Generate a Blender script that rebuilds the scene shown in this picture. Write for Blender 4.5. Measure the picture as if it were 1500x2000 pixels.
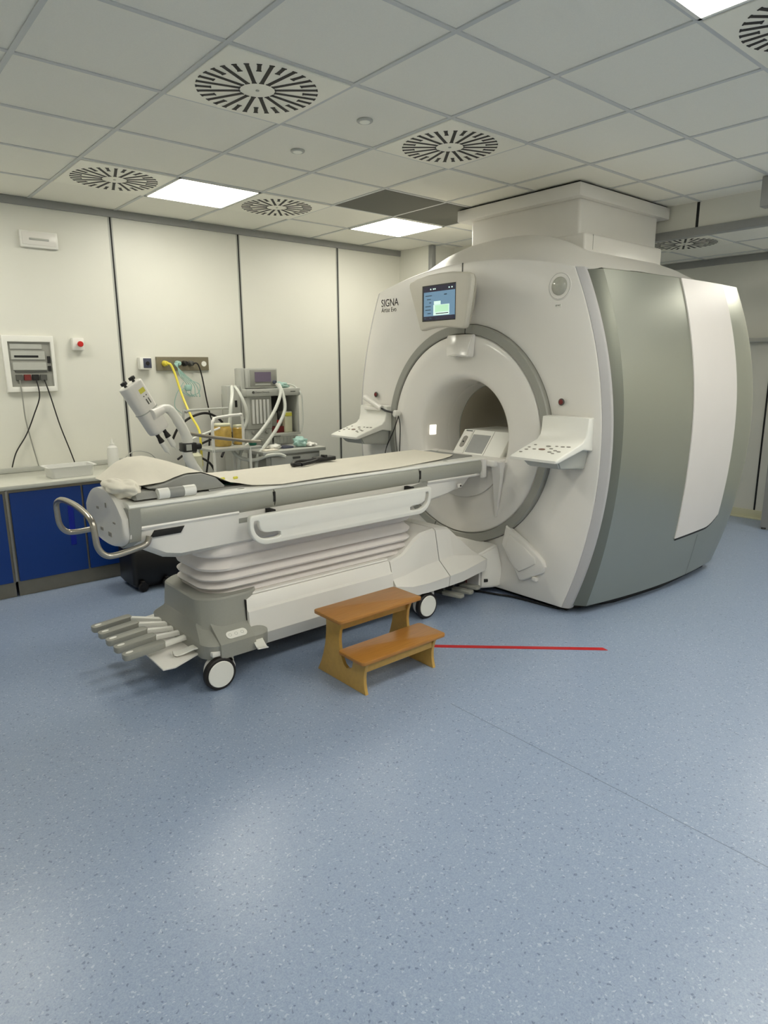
import bpy, bmesh, math, random
from mathutils import Vector, Matrix
random.seed(7)
PI = math.pi
scn = bpy.context.scene
COL = scn.collection
for o in list(bpy.data.objects): bpy.data.objects.remove(o)

# ------------------------------------------------------------------ camera
CAM_H = 1.51
CEIL = 2.699
yaw, pitch, roll = 0.865669, 0.215032, -0.006595
fw = Vector((math.cos(pitch)*math.cos(yaw), math.cos(pitch)*math.sin(yaw), -math.sin(pitch)))
rt0 = Vector((math.sin(yaw), -math.cos(yaw), 0)); up0 = rt0.cross(fw)
rt = math.cos(roll)*rt0 + math.sin(roll)*up0
up = -math.sin(roll)*rt0 + math.cos(roll)*up0
cam = bpy.data.objects.new('camera', bpy.data.cameras.new('camera'))
COL.objects.link(cam)
cam.data.sensor_fit = 'VERTICAL'; cam.data.sensor_height = 24.0
cam.data.lens = 1290.19/2000*24.0
cam.data.clip_start = 0.02
cam.matrix_world = Matrix(((rt.x, up.x, -fw.x, 0), (rt.y, up.y, -fw.y, 0), (rt.z, up.z, -fw.z, CAM_H), (0, 0, 0, 1)))
scn.camera = cam
# ------------------------------------------------------------------ light and exposure
PANEL_STRENGTH = 11.0
PANEL_COLOR = (1.0, 0.965, 0.845)
w = bpy.data.worlds.new('world'); scn.world = w; w.use_nodes = True
w.node_tree.nodes['Background'].inputs[0].default_value = (0.8, 0.8, 0.75, 1)
w.node_tree.nodes['Background'].inputs[1].default_value = 0.05
vs = scn.view_settings
vs.view_transform = 'Standard'; vs.look = 'None'; vs.gamma = 1.0; vs.use_curve_mapping = False
vs.exposure = 0.68

# ------------------------------------------------------------------ materials
def lin(c): return tuple(((v/255)/12.92 if v/255 <= 0.04045 else ((v/255+0.055)/1.055)**2.4) for v in c)
def mat(name, rgb, rough=0.5, metal=0.0, spec=0.5, noise=0.0, nscale=30, bump=0.0, bscale=200, emit=None, estr=0, alpha=1, trans=0, coat=0):
    m = bpy.data.materials.new(name); m.use_nodes = True
    nt = m.node_tree; b = nt.nodes['Principled BSDF']
    c = lin(rgb)
    b.inputs['Base Color'].default_value = (*c, 1)
    b.inputs['Roughness'].default_value = rough
    b.inputs['Metallic'].default_value = metal
    b.inputs['Specular IOR Level'].default_value = spec
    b.inputs['Alpha'].default_value = alpha
    b.inputs['Transmission Weight'].default_value = trans
    b.inputs['Coat Weight'].default_value = coat
    if emit:
        b.inputs['Emission Color'].default_value = (*emit, 1); b.inputs['Emission Strength'].default_value = estr
    tc = nt.nodes.new('ShaderNodeTexCoord')
    if noise > 0:
        n = nt.nodes.new('ShaderNodeTexNoise'); n.inputs['Scale'].default_value = nscale; n.inputs['Detail'].default_value = 4
        nt.links.new(tc.outputs['Object'], n.inputs['Vector'])
        r = nt.nodes.new('ShaderNodeMapRange')
        r.inputs['From Min'].default_value = 0.3; r.inputs['From Max'].default_value = 0.7
        r.inputs['To Min'].default_value = 1-noise; r.inputs['To Max'].default_value = 1+noise
        nt.links.new(n.outputs['Fac'], r.inputs['Value'])
        mx = nt.nodes.new('ShaderNodeVectorMath'); mx.operation = 'SCALE'
        mx.inputs[0].default_value = c
        nt.links.new(r.outputs[0], mx.inputs['Scale']); nt.links.new(mx.outputs[0], b.inputs['Base Color'])
    if bump > 0:
        n2 = nt.nodes.new('ShaderNodeTexNoise'); n2.inputs['Scale'].default_value = bscale; n2.inputs['Detail'].default_value = 3
        nt.links.new(tc.outputs['Object'], n2.inputs['Vector'])
        bp = nt.nodes.new('ShaderNodeBump'); bp.inputs['Strength'].default_value = bump; bp.inputs['Distance'].default_value = 0.002
        nt.links.new(n2.outputs['Fac'], bp.inputs['Height']); nt.links.new(bp.outputs[0], b.inputs['Normal'])
    return m

M = {}
M['wall'] = mat('wall_panel_white', (225, 224, 214), 0.42, noise=0.012, nscale=3, bump=0.08, bscale=90)
M['ceil'] = mat('ceiling_tile', (244, 242, 231), 0.9, noise=0.02, nscale=220, bump=0.2, bscale=500)
M['tbar'] = mat('ceiling_bar', (206, 208, 206), 0.5)
M['trimgrey'] = mat('grey_aluminium_trim', (150, 151, 149), 0.45, noise=0.02)
M['black'] = mat('black_gap', (16, 15, 15), 0.6)
M['blackp'] = mat('black_plastic', (17, 16, 17), 0.42, noise=0.05)
M['rubber'] = mat('black_rubber', (28, 24, 24), 0.6, noise=0.05)
M['white'] = mat('white_enamel_plastic', (233, 230, 224), 0.32, noise=0.008, nscale=6)
M['whiteg'] = mat('white_gloss_plastic', (233, 230, 224), 0.16, noise=0.008, nscale=6)
M['whitebr'] = mat('bright_white_plastic', (236, 235, 228), 0.35, noise=0.008, nscale=8)
M['liner'] = mat('bore_liner', (206, 198, 180), 0.35, noise=0.01)
M['lip'] = mat('cover_lip_grey', (186, 184, 184), 0.4, noise=0.01)
M['ring'] = mat('ring_grey', (156, 156, 148), 0.35, noise=0.01)
M['silver'] = mat('silver_metallic_paint', (170, 172, 162), 0.36, metal=0.9, noise=0.02, nscale=400)
M['silverd'] = mat('silver_edge', (128, 130, 121), 0.42, metal=0.7, noise=0.02, nscale=300)
M['stripe'] = mat('white_satin_stripe', (222, 217, 214), 0.42, noise=0.008, nscale=6)
M['grey'] = mat('mid_grey_plastic', (152, 152, 144), 0.4, noise=0.02, nscale=150)
M['greyrail'] = mat('grey_rail', (162, 162, 152), 0.3, noise=0.015, nscale=150)
M['greydk'] = mat('dark_grey', (84, 84, 80), 0.5, noise=0.03)
M['greylt'] = mat('light_grey', (182, 183, 176), 0.4, noise=0.01)
M['bellows'] = mat('bellows_vinyl', (226, 220, 217), 0.42, noise=0.015, nscale=12)
M['paper'] = mat('paper_sheet', (235, 229, 214), 0.8, noise=0.01, nscale=30, bump=0.15, bscale=60)
M['foam'] = mat('grey_foam_vinyl', (148, 148, 143), 0.6, noise=0.02)
M['steel'] = mat('brushed_steel', (176, 170, 160), 0.28, metal=0.95, noise=0.03, nscale=80)
M['steelr'] = mat('steel_rail_plate', (146, 138, 118), 0.35, metal=0.7, noise=0.04, nscale=60)
M['plinth'] = mat('steel_plinth', (138, 132, 118), 0.35, metal=0.55, noise=0.04, nscale=20)
M['counter'] = mat('counter_top', (205, 205, 194), 0.22, noise=0.02, nscale=25)
M['blue'] = mat('blue_laminate', (3, 56, 132), 0.4, noise=0.02)
M['bluedk'] = mat('blue_recess', (2, 30, 150), 0.3)
M['red'] = mat('red_plastic', (200, 30, 26), 0.3)
M['redtape'] = mat('red_tape', (190, 18, 28), 0.4, noise=0.06, nscale=20)
M['darkred'] = mat('dark_red', (112, 34, 32), 0.4)
M['yellow'] = mat('yellow_hose', (232, 216, 78), 0.4)
M['hose'] = mat('pale_hose', (206, 208, 200), 0.35, noise=0.02, nscale=90)
M['aqua'] = mat('aqua_plastic', (176, 214, 204), 0.35, alpha=0.8, noise=0.1, nscale=40)
M['clear'] = mat('clear_plastic', (235, 238, 234), 0.2, alpha=0.55)
M['clearb'] = mat('milky_plastic', (240, 240, 236), 0.3, alpha=0.75)
M['amber'] = mat('amber_jar', (196, 164, 84), 0.2, noise=0.15, nscale=25)
M['teal'] = mat('teal_cloth', (40, 110, 92), 0.7)
M['cream'] = mat('cream_plastic', (216, 214, 186), 0.4)
M['screenoff'] = mat('dim_screen', (92, 82, 96), 0.2, emit=lin((92, 82, 96)), estr=0.25)
M['scrblue'] = mat('screen_blue', (88, 118, 140), 0.3, emit=lin((92, 122, 145)), estr=0.55)
M['scrdark'] = mat('screen_dark', (28, 28, 44), 0.25, emit=lin((40, 36, 60)), estr=0.3)
M['scrtext'] = mat('screen_text', (58, 84, 104), 0.3)
M['scrwin'] = mat('screen_window', (190, 215, 205), 0.3, emit=lin((190, 215, 205)), estr=0.6)
M['scrgreen'] = mat('screen_green', (168, 210, 178), 0.3, emit=lin((168, 210, 178)), estr=0.5)
M['darktile'] = mat('dark_perforated_metal', (98, 98, 90), 0.7, noise=0.25, nscale=300)
M['letter'] = mat('lettering_grey', (128, 124, 116), 0.5)
M['btn'] = mat('button_grey', (140, 136, 128), 0.5)
M['btnd'] = mat('button_brown', (120, 92, 80), 0.5)
M['lens'] = mat('sensor_lens', (176, 176, 164), 0.12, noise=0.05, nscale=60, coat=0.5)
M['panel'] = mat('light_diffuser', (255, 255, 250), 0.5, emit=PANEL_COLOR, estr=PANEL_STRENGTH)
M['glow'] = mat('downlight_diffuser', (250, 250, 238), 0.4)
M['boreglow'] = mat('painted_bore_glow', (255, 250, 235), 0.4, emit=(1.0, 0.97, 0.85), estr=0.9)  # emission paints a bright spot onto the bore lip
M['ventplate'] = mat('white_enamelled_steel', (246, 244, 230), 0.3, noise=0.02, nscale=4)
M['dispgrey'] = mat('display_housing', (212, 207, 194), 0.45, noise=0.008)
M['ylabel'] = mat('yellow_label', (220, 214, 80), 0.5)
M['navy'] = mat('navy_plate', (70, 74, 92), 0.4)

# floor: blue vinyl with fine chips, one welded seam, slightly glossy
def floor_mat():
    m = bpy.data.materials.new('blue_speckled_vinyl'); m.use_nodes = True
    nt = m.node_tree; N = nt.nodes; L = nt.links; b = N['Principled BSDF']
    tc = N.new('ShaderNodeTexCoord')
    def chips(scale, lo, hi, seedloc, stretch=(1, 1, 1)):
        mp = N.new('ShaderNodeMapping'); mp.inputs['Location'].default_value = seedloc; mp.inputs['Scale'].default_value = stretch
        L.new(tc.outputs['Object'], mp.inputs['Vector'])
        nz = N.new('ShaderNodeTexNoise'); nz.noise_dimensions = '2D'; nz.inputs['Scale'].default_value = 60; nz.inputs['Detail'].default_value = 1
        L.new(mp.outputs[0], nz.inputs['Vector'])
        ad = N.new('ShaderNodeVectorMath'); ad.operation = 'MULTIPLY_ADD'
        ad.inputs[1].default_value = (0.012, 0.012, 0)
        L.new(nz.outputs['Color'], ad.inputs[0]); L.new(mp.outputs[0], ad.inputs[2])
        v = N.new('ShaderNodeTexVoronoi'); v.voronoi_dimensions = '2D'; v.inputs['Scale'].default_value = scale
        L.new(ad.outputs[0], v.inputs['Vector'])
        bw = N.new('ShaderNodeSeparateColor'); L.new(v.outputs['Color'], bw.inputs[0])
        r = N.new('ShaderNodeMapRange'); r.clamp = True
        r.inputs['From Min'].default_value = lo; r.inputs['From Max'].default_value = hi
        L.new(bw.outputs[0], r.inputs['Value'])
        return r.outputs[0]
    base = N.new('ShaderNodeRGB'); base.outputs[0].default_value = (*lin((142, 158, 184)), 1)
    def mix(a, bcol, fac, k):
        mm = N.new('ShaderNodeMath'); mm.operation = 'MULTIPLY'; mm.inputs[1].default_value = k; L.new(fac, mm.inputs[0])
        x = N.new('ShaderNodeMix'); x.data_type = 'RGBA'
        L.new(mm.outputs[0], x.inputs['Factor']); L.new(a, x.inputs[6]); x.inputs[7].default_value = (*lin(bcol), 1)
        return x.outputs[2]
    c = base.outputs[0]
    c = mix(c, (162, 176, 196), chips(240, 0.45, 0.8, (3, 1, 0), (1, 1.6, 1)), 0.4)
    c = mix(c, (120, 137, 170), chips(260, 0.6, 0.85, (9, 4, 0), (1.5, 1, 1)), 0.4)
    c = mix(c, (206, 216, 224), chips(200, 0.95, 0.98, (5, 8, 0)), 0.4)
    c = mix(c, (72, 88, 118), chips(190, 0.975, 0.985, (1, 6, 0)), 0.55)
    nz = N.new('ShaderNodeTexNoise'); nz.noise_dimensions = '2D'; nz.inputs['Scale'].default_value = 1.3; nz.inputs['Detail'].default_value = 2
    L.new(tc.outputs['Object'], nz.inputs['Vector'])
    sep = N.new('ShaderNodeSeparateXYZ'); L.new(tc.outputs['Object'], sep.inputs[0])
    def line(out, pos, wd):
        a = N.new('ShaderNodeMath'); a.operation = 'SUBTRACT'; a.inputs[1].default_value = pos; L.new(out, a.inputs[0])
        q = N.new('ShaderNodeMath'); q.operation = 'ABSOLUTE'; L.new(a.outputs[0], q.inputs[0])
        l = N.new('ShaderNodeMath'); l.operation = 'LESS_THAN'; l.inputs[1].default_value = wd; L.new(q.outputs[0], l.inputs[0])
        return l.outputs[0]
    lm = N.new('ShaderNodeMath'); lm.operation = 'LESS_THAN'; lm.inputs[1].default_value = 1.92; L.new(sep.outputs[1], lm.inputs[0])
    ml = N.new('ShaderNodeMath'); ml.operation = 'MULTIPLY'; L.new(line(sep.outputs[0], 2.03, 0.0016), ml.inputs[0]); L.new(lm.outputs[0], ml.inputs[1])
    c = mix(c, (84, 100, 116), ml.outputs[0], 0.8)
    c = mix(c, (110, 128, 150), line(sep.outputs[0], 6.44, 0.006), 0.5)
    L.new(c, b.inputs['Base Color'])
    rr = N.new('ShaderNodeMapRange'); rr.inputs['To Min'].default_value = 0.285; rr.inputs['To Max'].default_value = 0.34
    L.new(nz.outputs['Fac'], rr.inputs['Value']); L.new(rr.outputs[0], b.inputs['Roughness'])
    b.inputs['Specular IOR Level'].default_value = 0.5
    n2 = N.new('ShaderNodeTexNoise'); n2.noise_dimensions = '2D'; n2.inputs['Scale'].default_value = 45; n2.inputs['Detail'].default_value = 3
    L.new(tc.outputs['Object'], n2.inputs['Vector'])
    bp = N.new('ShaderNodeBump'); bp.inputs['Strength'].default_value = 0.12; bp.inputs['Distance'].default_value = 0.003
    L.new(n2.outputs['Fac'], bp.inputs['Height']); L.new(bp.outputs[0], b.inputs['Normal'])
    return m
M['floor'] = floor_mat()

def wood_mat():
    m = bpy.data.materials.new('varnished_plywood'); m.use_nodes = True
    nt = m.node_tree; N = nt.nodes; L = nt.links; b = N['Principled BSDF']
    tc = N.new('ShaderNodeTexCoord'); mp = N.new('ShaderNodeMapping'); mp.inputs['Scale'].default_value = (3, 40, 40)
    L.new(tc.outputs['Object'], mp.inputs['Vector'])
    n = N.new('ShaderNodeTexNoise'); n.inputs['Scale'].default_value = 3; n.inputs['Detail'].default_value = 6; L.new(mp.outputs[0], n.inputs['Vector'])
    cr = N.new('ShaderNodeValToRGB'); cr.color_ramp.elements[0].color = (*lin((164, 112, 52)), 1); cr.color_ramp.elements[1].color = (*lin((180, 126, 60)), 1)
    cr.color_ramp.elements[0].position = 0.3; cr.color_ramp.elements[1].position = 0.7
    L.new(n.outputs['Fac'], cr.inputs[0]); L.new(cr.outputs[0], b.inputs['Base Color'])
    b.inputs['Roughness'].default_value = 0.3
    return m
M['wood'] = wood_mat()
M['woodl'] = mat('varnished_plywood_edge', (196, 158, 84), 0.35, noise=0.05, nscale=40)

# ------------------------------------------------------------------ helpers
W = {}
def obj(name, bm, m, parent=None, smooth=35, local=False):
    me = bpy.data.meshes.new(name)
    bmesh.ops.recalc_face_normals(bm, faces=bm.faces[:])
    bm.to_mesh(me); bm.free()
    ms = m if isinstance(m, (list, tuple)) else [m]
    for x in ms: me.materials.append(M[x])
    for p in me.polygons: p.use_smooth = True
    me.set_sharp_from_angle(angle=math.radians(smooth))
    o = bpy.data.objects.new(name, me); COL.objects.link(o)
    if parent is not None:
        o.parent = parent
        if not local: o.location = -W.get(parent, Vector((0, 0, 0)))
    W[o] = Vector((0, 0, 0))
    return o
def thing(name, label, cat, loc=(0, 0, 0), group=None):
    o = bpy.data.objects.new(name, None); COL.objects.link(o); o.location = loc; o.empty_display_size = 0.1
    W[o] = Vector(loc); o['label'] = label; o['category'] = cat
    if group: o['group'] = group
    return o
def tag(o, label, cat, group=None, kind=None):
    o['label'] = label; o['category'] = cat
    if group: o['group'] = group
    if kind: o['kind'] = kind
    return o
def struct(name, bm, m, smooth=35):
    o = obj(name, bm, m, smooth=smooth); o['kind'] = 'structure'; return o
def copy_tree(o, parent=None):
    c = o.copy(); COL.objects.link(c)
    if parent: c.parent = parent
    for ch in [x for x in o.children]: copy_tree(ch, c)
    return c
B = bmesh.new
def box(bm, x0, y0, z0, x1, y1, z1, bev=0.0, seg=2, mi=0, T=None):
    r = bmesh.ops.create_cube(bm, size=1.0); vs = r['verts']
    for v in vs:
        v.co = Vector(((x0+x1)/2 + v.co.x*(x1-x0), (y0+y1)/2 + v.co.y*(y1-y0), (z0+z1)/2 + v.co.z*(z1-z0)))
    fs = set(f for v in vs for f in v.link_faces)
    if bev > 0:
        es = list(set(e for v in vs for e in v.link_edges))
        rb = bmesh.ops.bevel(bm, geom=es, offset=bev, segments=seg, profile=0.5, affect='EDGES')
        fs = set(rb['faces']) | set(f for v in rb['verts'] for f in v.link_faces) | set(f for f in fs if f.is_valid)
    vv = set(v for f in fs if f.is_valid for v in f.verts)
    for f in fs:
        if f.is_valid: f.material_index = mi
    if T is not None:
        for v in vv: v.co = T @ v.co
    return bm
def spline(pts, n=8):
    P = [Vector(p) for p in pts]
    if len(P) < 3: return P
    out = []
    for i in range(len(P)-1):
        p0 = P[max(i-1, 0)]; p1 = P[i]; p2 = P[i+1]; p3 = P[min(i+2, len(P)-1)]
        for k in range(n):
            t = k/n
            out.append(0.5*((2*p1)+(-p0+p2)*t+(2*p0-5*p1+4*p2-p3)*t*t+(-p0+3*p1-3*p2+p3)*t**3))
    out.append(P[-1]); return out
def tube(bm, pts, r, seg=10, smooth=True, n=8, mi=0, rib=0):
    P = spline(pts, n) if smooth else [Vector(p) for p in pts]
    prev = None; rings = []
    for i, p in enumerate(P):
        d = (P[min(i+1, len(P)-1)] - P[max(i-1, 0)]).normalized()
        if prev is None:
            a = Vector((0, 0, 1)) if abs(d.z) < 0.9 else Vector((1, 0, 0)); u = d.cross(a).normalized()
        else:
            u = (prev - d*prev.dot(d)).normalized()
        prev = u; v = d.cross(u)
        rr = r[i*(len(r)-1)//max(len(P)-1, 1)] if isinstance(r, list) else r
        if rib: rr *= 1 + (rib if i % 2 else 0)
        rings.append([bm.verts.new(p + u*math.cos(2*PI*k/seg)*rr + v*math.sin(2*PI*k/seg)*rr) for k in range(seg)])
    for a, b in zip(rings, rings[1:]):
        for k in range(seg):
            f = bm.faces.new((a[k], a[(k+1) % seg], b[(k+1) % seg], b[k])); f.material_index = mi
    for ring in (rings[0], rings[-1]):
        f = bm.faces.new(ring); f.material_index = mi
    return bm
def cyl(bm, a, b, r, seg=24, r2=None, bev=0.0, mi=0):
    a = Vector(a); b = Vector(b); d = (b-a); L_ = d.length; d = d/L_; r2 = r if r2 is None else r2
    ref = Vector((0, 0, 1)) if abs(d.z) < 0.9 else Vector((1, 0, 0)); u = d.cross(ref).normalized(); v = d.cross(u)
    prof = [(0, r-bev), (bev, r), (L_-bev, r2), (L_, r2-bev)] if bev > 0 else [(0, r), (L_, r2)]
    rings = [[bm.verts.new(a+d*t+u*math.cos(2*PI*k/seg)*q+v*math.sin(2*PI*k/seg)*q) for k in range(seg)] for t, q in prof]
    for p, q in zip(rings, rings[1:]):
        for k in range(seg): bm.faces.new((p[k], p[(k+1) % seg], q[(k+1) % seg], q[k])).material_index = mi
    bm.faces.new(rings[0]).material_index = mi; bm.faces.new(rings[-1]).material_index = mi
    return bm
def loft(bm, rings, cap=True, closed=True, mi=0):
    R = [[bm.verts.new(p) for p in ring] for ring in rings]
    n = len(R[0]); m = n if closed else n-1
    for a, b in zip(R, R[1:]):
        for k in range(m): bm.faces.new((a[k], a[(k+1) % n], b[(k+1) % n], b[k])).material_index = mi
    if cap and closed:
        bm.faces.new(R[0]).material_index = mi; bm.faces.new(R[-1]).material_index = mi
    return bm
def prism(bm, poly, axis, a, b, bev=0.0, seg=2, mi=0, T=None):
    """poly in the two other axes, extruded along axis from a to b"""
    def mk(p, t):
        if axis == 'x': return Vector((t, p[0], p[1]))
        if axis == 'y': return Vector((p[0], t, p[1]))
        return Vector((p[0], p[1], t))
    A = [bm.verts.new(mk(p, a)) for p in poly]; Bv = [bm.verts.new(mk(p, b)) for p in poly]
    n = len(poly); fs = [bm.faces.new(A), bm.faces.new(Bv)]
    for k in range(n): fs.append(bm.faces.new((A[k], A[(k+1) % n], Bv[(k+1) % n], Bv[k])))
    for f in fs: f.material_index = mi
    vv = A+Bv
    if bev > 0:
        bmesh.ops.recalc_face_normals(bm, faces=fs)
        es = [e for f in fs[:2] for e in f.edges]
        rb = bmesh.ops.bevel(bm, geom=es, offset=bev, segments=seg, profile=0.5, affect='EDGES')
        for f in rb['faces']: f.material_index = mi
    if T is not None:
        vv = [v for v in bm.verts if v.is_valid]
        for v in vv: v.co = T @ v.co
    return bm
def rrect(x0, y0, x1, y1, r, n=6):
    pts = []
    for cx, cy, a0 in ((x1-r, y1-r, 0), (x0+r, y1-r, PI/2), (x0+r, y0+r, PI), (x1-r, y0+r, 1.5*PI)):
        for k in range(n+1):
            a = a0 + PI/2*k/n; pts.append((cx+r*math.cos(a), cy+r*math.sin(a)))
    return pts
def plate(outer, holes, depth, bev, to3d):
    """flat plate with real holes: outer / holes are 2D outlines, to3d maps (u, v, w) to the world"""
    cu = bpy.data.curves.new('tmp', 'CURVE'); cu.dimensions = '2D'; cu.fill_mode = 'BOTH'
    cu.extrude = depth/2-bev; cu.bevel_depth = bev; cu.bevel_resolution = 2; cu.offset = -bev
    for poly in [outer]+holes:
        s = cu.splines.new('POLY'); s.points.add(len(poly)-1); s.use_cyclic_u = True
        for p, q in zip(s.points, poly): p.co = (q[0], q[1], 0, 1)
    t = bpy.data.objects.new('tmp', cu); COL.objects.link(t)
    dg = bpy.context.evaluated_depsgraph_get(); me = bpy.data.meshes.new_from_object(t.evaluated_get(dg))
    bm = B(); bm.from_mesh(me); bpy.data.objects.remove(t); bpy.data.curves.remove(cu); bpy.data.meshes.remove(me)
    for v in bm.verts: v.co = Vector(to3d(v.co.x, v.co.y, v.co.z))
    bmesh.ops.remove_doubles(bm, verts=bm.verts[:], dist=0.0002)
    return bm
def text_bm(s, size, to3d, ext=0.0006):
    cu = bpy.data.curves.new('tmp', 'FONT'); cu.body = s; cu.size = size; cu.extrude = ext
    t = bpy.data.objects.new('tmp', cu); COL.objects.link(t)
    dg = bpy.context.evaluated_depsgraph_get(); me = bpy.data.meshes.new_from_object(t.evaluated_get(dg))
    bm = B(); bm.from_mesh(me); bpy.data.objects.remove(t); bpy.data.curves.remove(cu); bpy.data.meshes.remove(me)
    for v in bm.verts: v.co = Vector(to3d(v.co.x, v.co.y, v.co.z))
    return bm
def disc(c, nrm, r, h, seg=24, bev=0.0, bm=None):
    bm = bm or B(); c = Vector(c); n = Vector(nrm).normalized(); return cyl(bm, c, c+n*h, r, seg, bev=bev)
def sm(t): t = max(0, min(1, t)); return t*t*(3-2*t)
def interp(x, xs, ys):
    if x <= xs[0]: return ys[0]
    for a, b, c, d in zip(xs, xs[1:], ys, ys[1:]):
        if x <= b: return c+(d-c)*(x-a)/(b-a)
    return ys[-1]

# ================================================================== SETTING
XW0, XW1, YW0, YW1 = -1.7, 7.06, -2.3, 5.48
XB = 5.22                       # the hanging beam
CL2 = 2.55                      # lower ceiling beyond the beam
bm = B(); box(bm, XW0-0.1, YW0-0.1, -0.1, XW1+0.1, YW1+0.1, 0); struct('floor', bm, 'floor')
bm = B(); box(bm, XW0-0.1, YW1, 0, 4.9, YW1+0.1, CEIL+0.1); struct('wall_back', bm, 'wall')
bm = B(); box(bm, 4.9, 5.0, 0, XW1+0.1, YW1+0.1, CEIL+0.1); struct('wall_corner', bm, 'wall')
bm = B(); box(bm, XW1, YW0, 0, XW1+0.1, 5.0, CEIL+0.1); struct('wall_right', bm, 'wall')
bm = B(); box(bm, XW0-0.1, YW0, 0, XW0, YW1, CEIL+0.1); struct('wall_left', bm, 'wall')
bm = B(); box(bm, XW0, YW0-0.1, 0, XW1, YW0, CEIL+0.1); struct('wall_front', bm, 'wall')
# ceiling: cells are left open where a light, a diffuser or the dark grille sits
GX, GY, S = 1.365, 2.488, 0.6
LIGHTS = [(1, 3), (4, 3), (-2, 3), (1, -3), (-2, -3), (4, -3), (-2, -6), (1, -6), (4, -6)]  # the row behind the viewer is unseen, added to brighten the room
VENTS = [(0, 0), (2, 0), (0, 3), (2, 3), (2, -3)]
bm = B(); box(bm, XW0-0.1, YW0-0.1, CEIL+0.004, XB+0.05, YW1+0.1, CEIL+0.08); struct('ceiling', bm, 'ceil')
bm = B(); box(bm, XB+0.05, YW0-0.1, CL2+0.004, XW1+0.1, YW1, CL2+0.08); struct('ceiling_low', bm, 'ceil')
bm = B()
for i in range(-5, 7):
    x = GX+S*i; box(bm, x-0.011, YW0, CEIL-0.001, x+0.011, YW1, CEIL+0.006)
for j in range(-8, 5):
    y = GY+S*j; box(bm, XW0, y-0.011, CEIL-0.0005, XB, y+0.011, CEIL+0.006)
struct('trim_1', bm, 'tbar')
GX2, GY2 = 5.665, 2.65
bm = B()
for i in range(0, 3):
    x = GX2+S*i; box(bm, x-0.011, YW0, CL2-0.001, x+0.011, 5.0, CL2+0.006)
for j in range(-8, 4):
    y = GY2+S*j; box(bm, XB+0.05, y-0.011, CL2-0.0005, XW1, y+0.011, CL2+0.006)
struct('trim_2', bm, 'tbar')
# beam with its grey lower rail and its black joint
bm = B(); box(bm, XB, YW0, 2.52, XB+0.06, 5.0, CEIL+0.01); struct('wall_beam', bm, 'wall')
bm = B(); box(bm, XB-0.012, YW0, 2.465, XB+0.072, 5.0, 2.522, 0.002); struct('trim_3', bm, 'trimgrey')
bm = B(); box(bm, XB-0.003, 2.488, 2.522, XB+0.01, 2.508, CEIL); struct('trim_4', bm, 'black')
# back wall: grey head rail, black joints between the panels, corner profile
bm = B(); box(bm, XW0, YW1-0.02, 2.648, 4.9, YW1+0.01, CEIL+0.003, 0.002); struct('trim_5', bm, 'trimgrey')
for n, x in enumerate((1.925, 3.012, 4.085, -0.25, 0.84)):
    if x == 0.84: continue
    bm = B(); box(bm, x-0.006, YW1-0.004, 0.0, x+0.006, YW1+0.02, 2.648); struct('trim_%d' % (6+n), bm, 'black')
    bm = B(); box(bm, x-0.017, YW1-0.002, 0.0, x-0.006, YW1+0.02, 2.648); box(bm, x+0.006, YW1-0.002, 0.0, x+0.017, YW1+0.02, 2.648); struct('trim_%d' % (26+n), bm, 'greylt')
bm = B(); box(bm, 4.885, 4.985, 0, 4.945, 5.03, CEIL, 0.004); struct('trim_11', bm, 'trimgrey')
# right wall: head rail, baseboard, joint, ledge and door
bm = B(); box(bm, XW1-0.02, YW0, 2.488, XW1+0.01, 5.0, CL2+0.003, 0.002); struct('trim_12', bm, 'trimgrey')
bm = B(); box(bm, XW1-0.012, YW0, 0.0, XW1+0.01, 5.0, 0.085, 0.003); box(bm, XW1-0.05, YW0, 0.0, XW1, 5.0, 0.01); struct('baseboard_right', bm, 'cream')
bm = B(); box(bm, XW1-0.004, 2.528, 0.085, XW1+0.01, 2.544, 1.73); struct('trim_13', bm, 'black')
bm = B(); box(bm, XW1-0.10, 1.3, 1.728, XW1+0.01, 2.95, 1.768, 0.004); struct('trim_14', bm, 'greylt')
bm = B(); prism(bm, [(2.31, 0.02), (2.31, 0.03), (2.30, 2.4), (2.05, 2.4), (2.05, 0.02)], 'x', 6.62, 6.68, 0.004)
o = struct('door_1', bm, 'trimgrey')
bm = B(); cyl(bm, (6.65, 2.29, 0), (6.65, 2.29, 0.03), 0.02); cyl(bm, (6.65, 2.08, 0), (6.65, 2.08, 0.03), 0.02); struct('trim_15', bm, 'greydk')
bm = B(); box(bm, 4.86, 1.70, 2.515, 4.95, 1.925, CEIL, 0.004); struct('trim_16', bm, 'trimgrey')
# baseboard on the back wall
bm = B(); box(bm, XW0, YW1-0.012, 0.0, 4.9, YW1+0.01, 0.085, 0.003); struct('baseboard_back', bm, 'cream')

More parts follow.
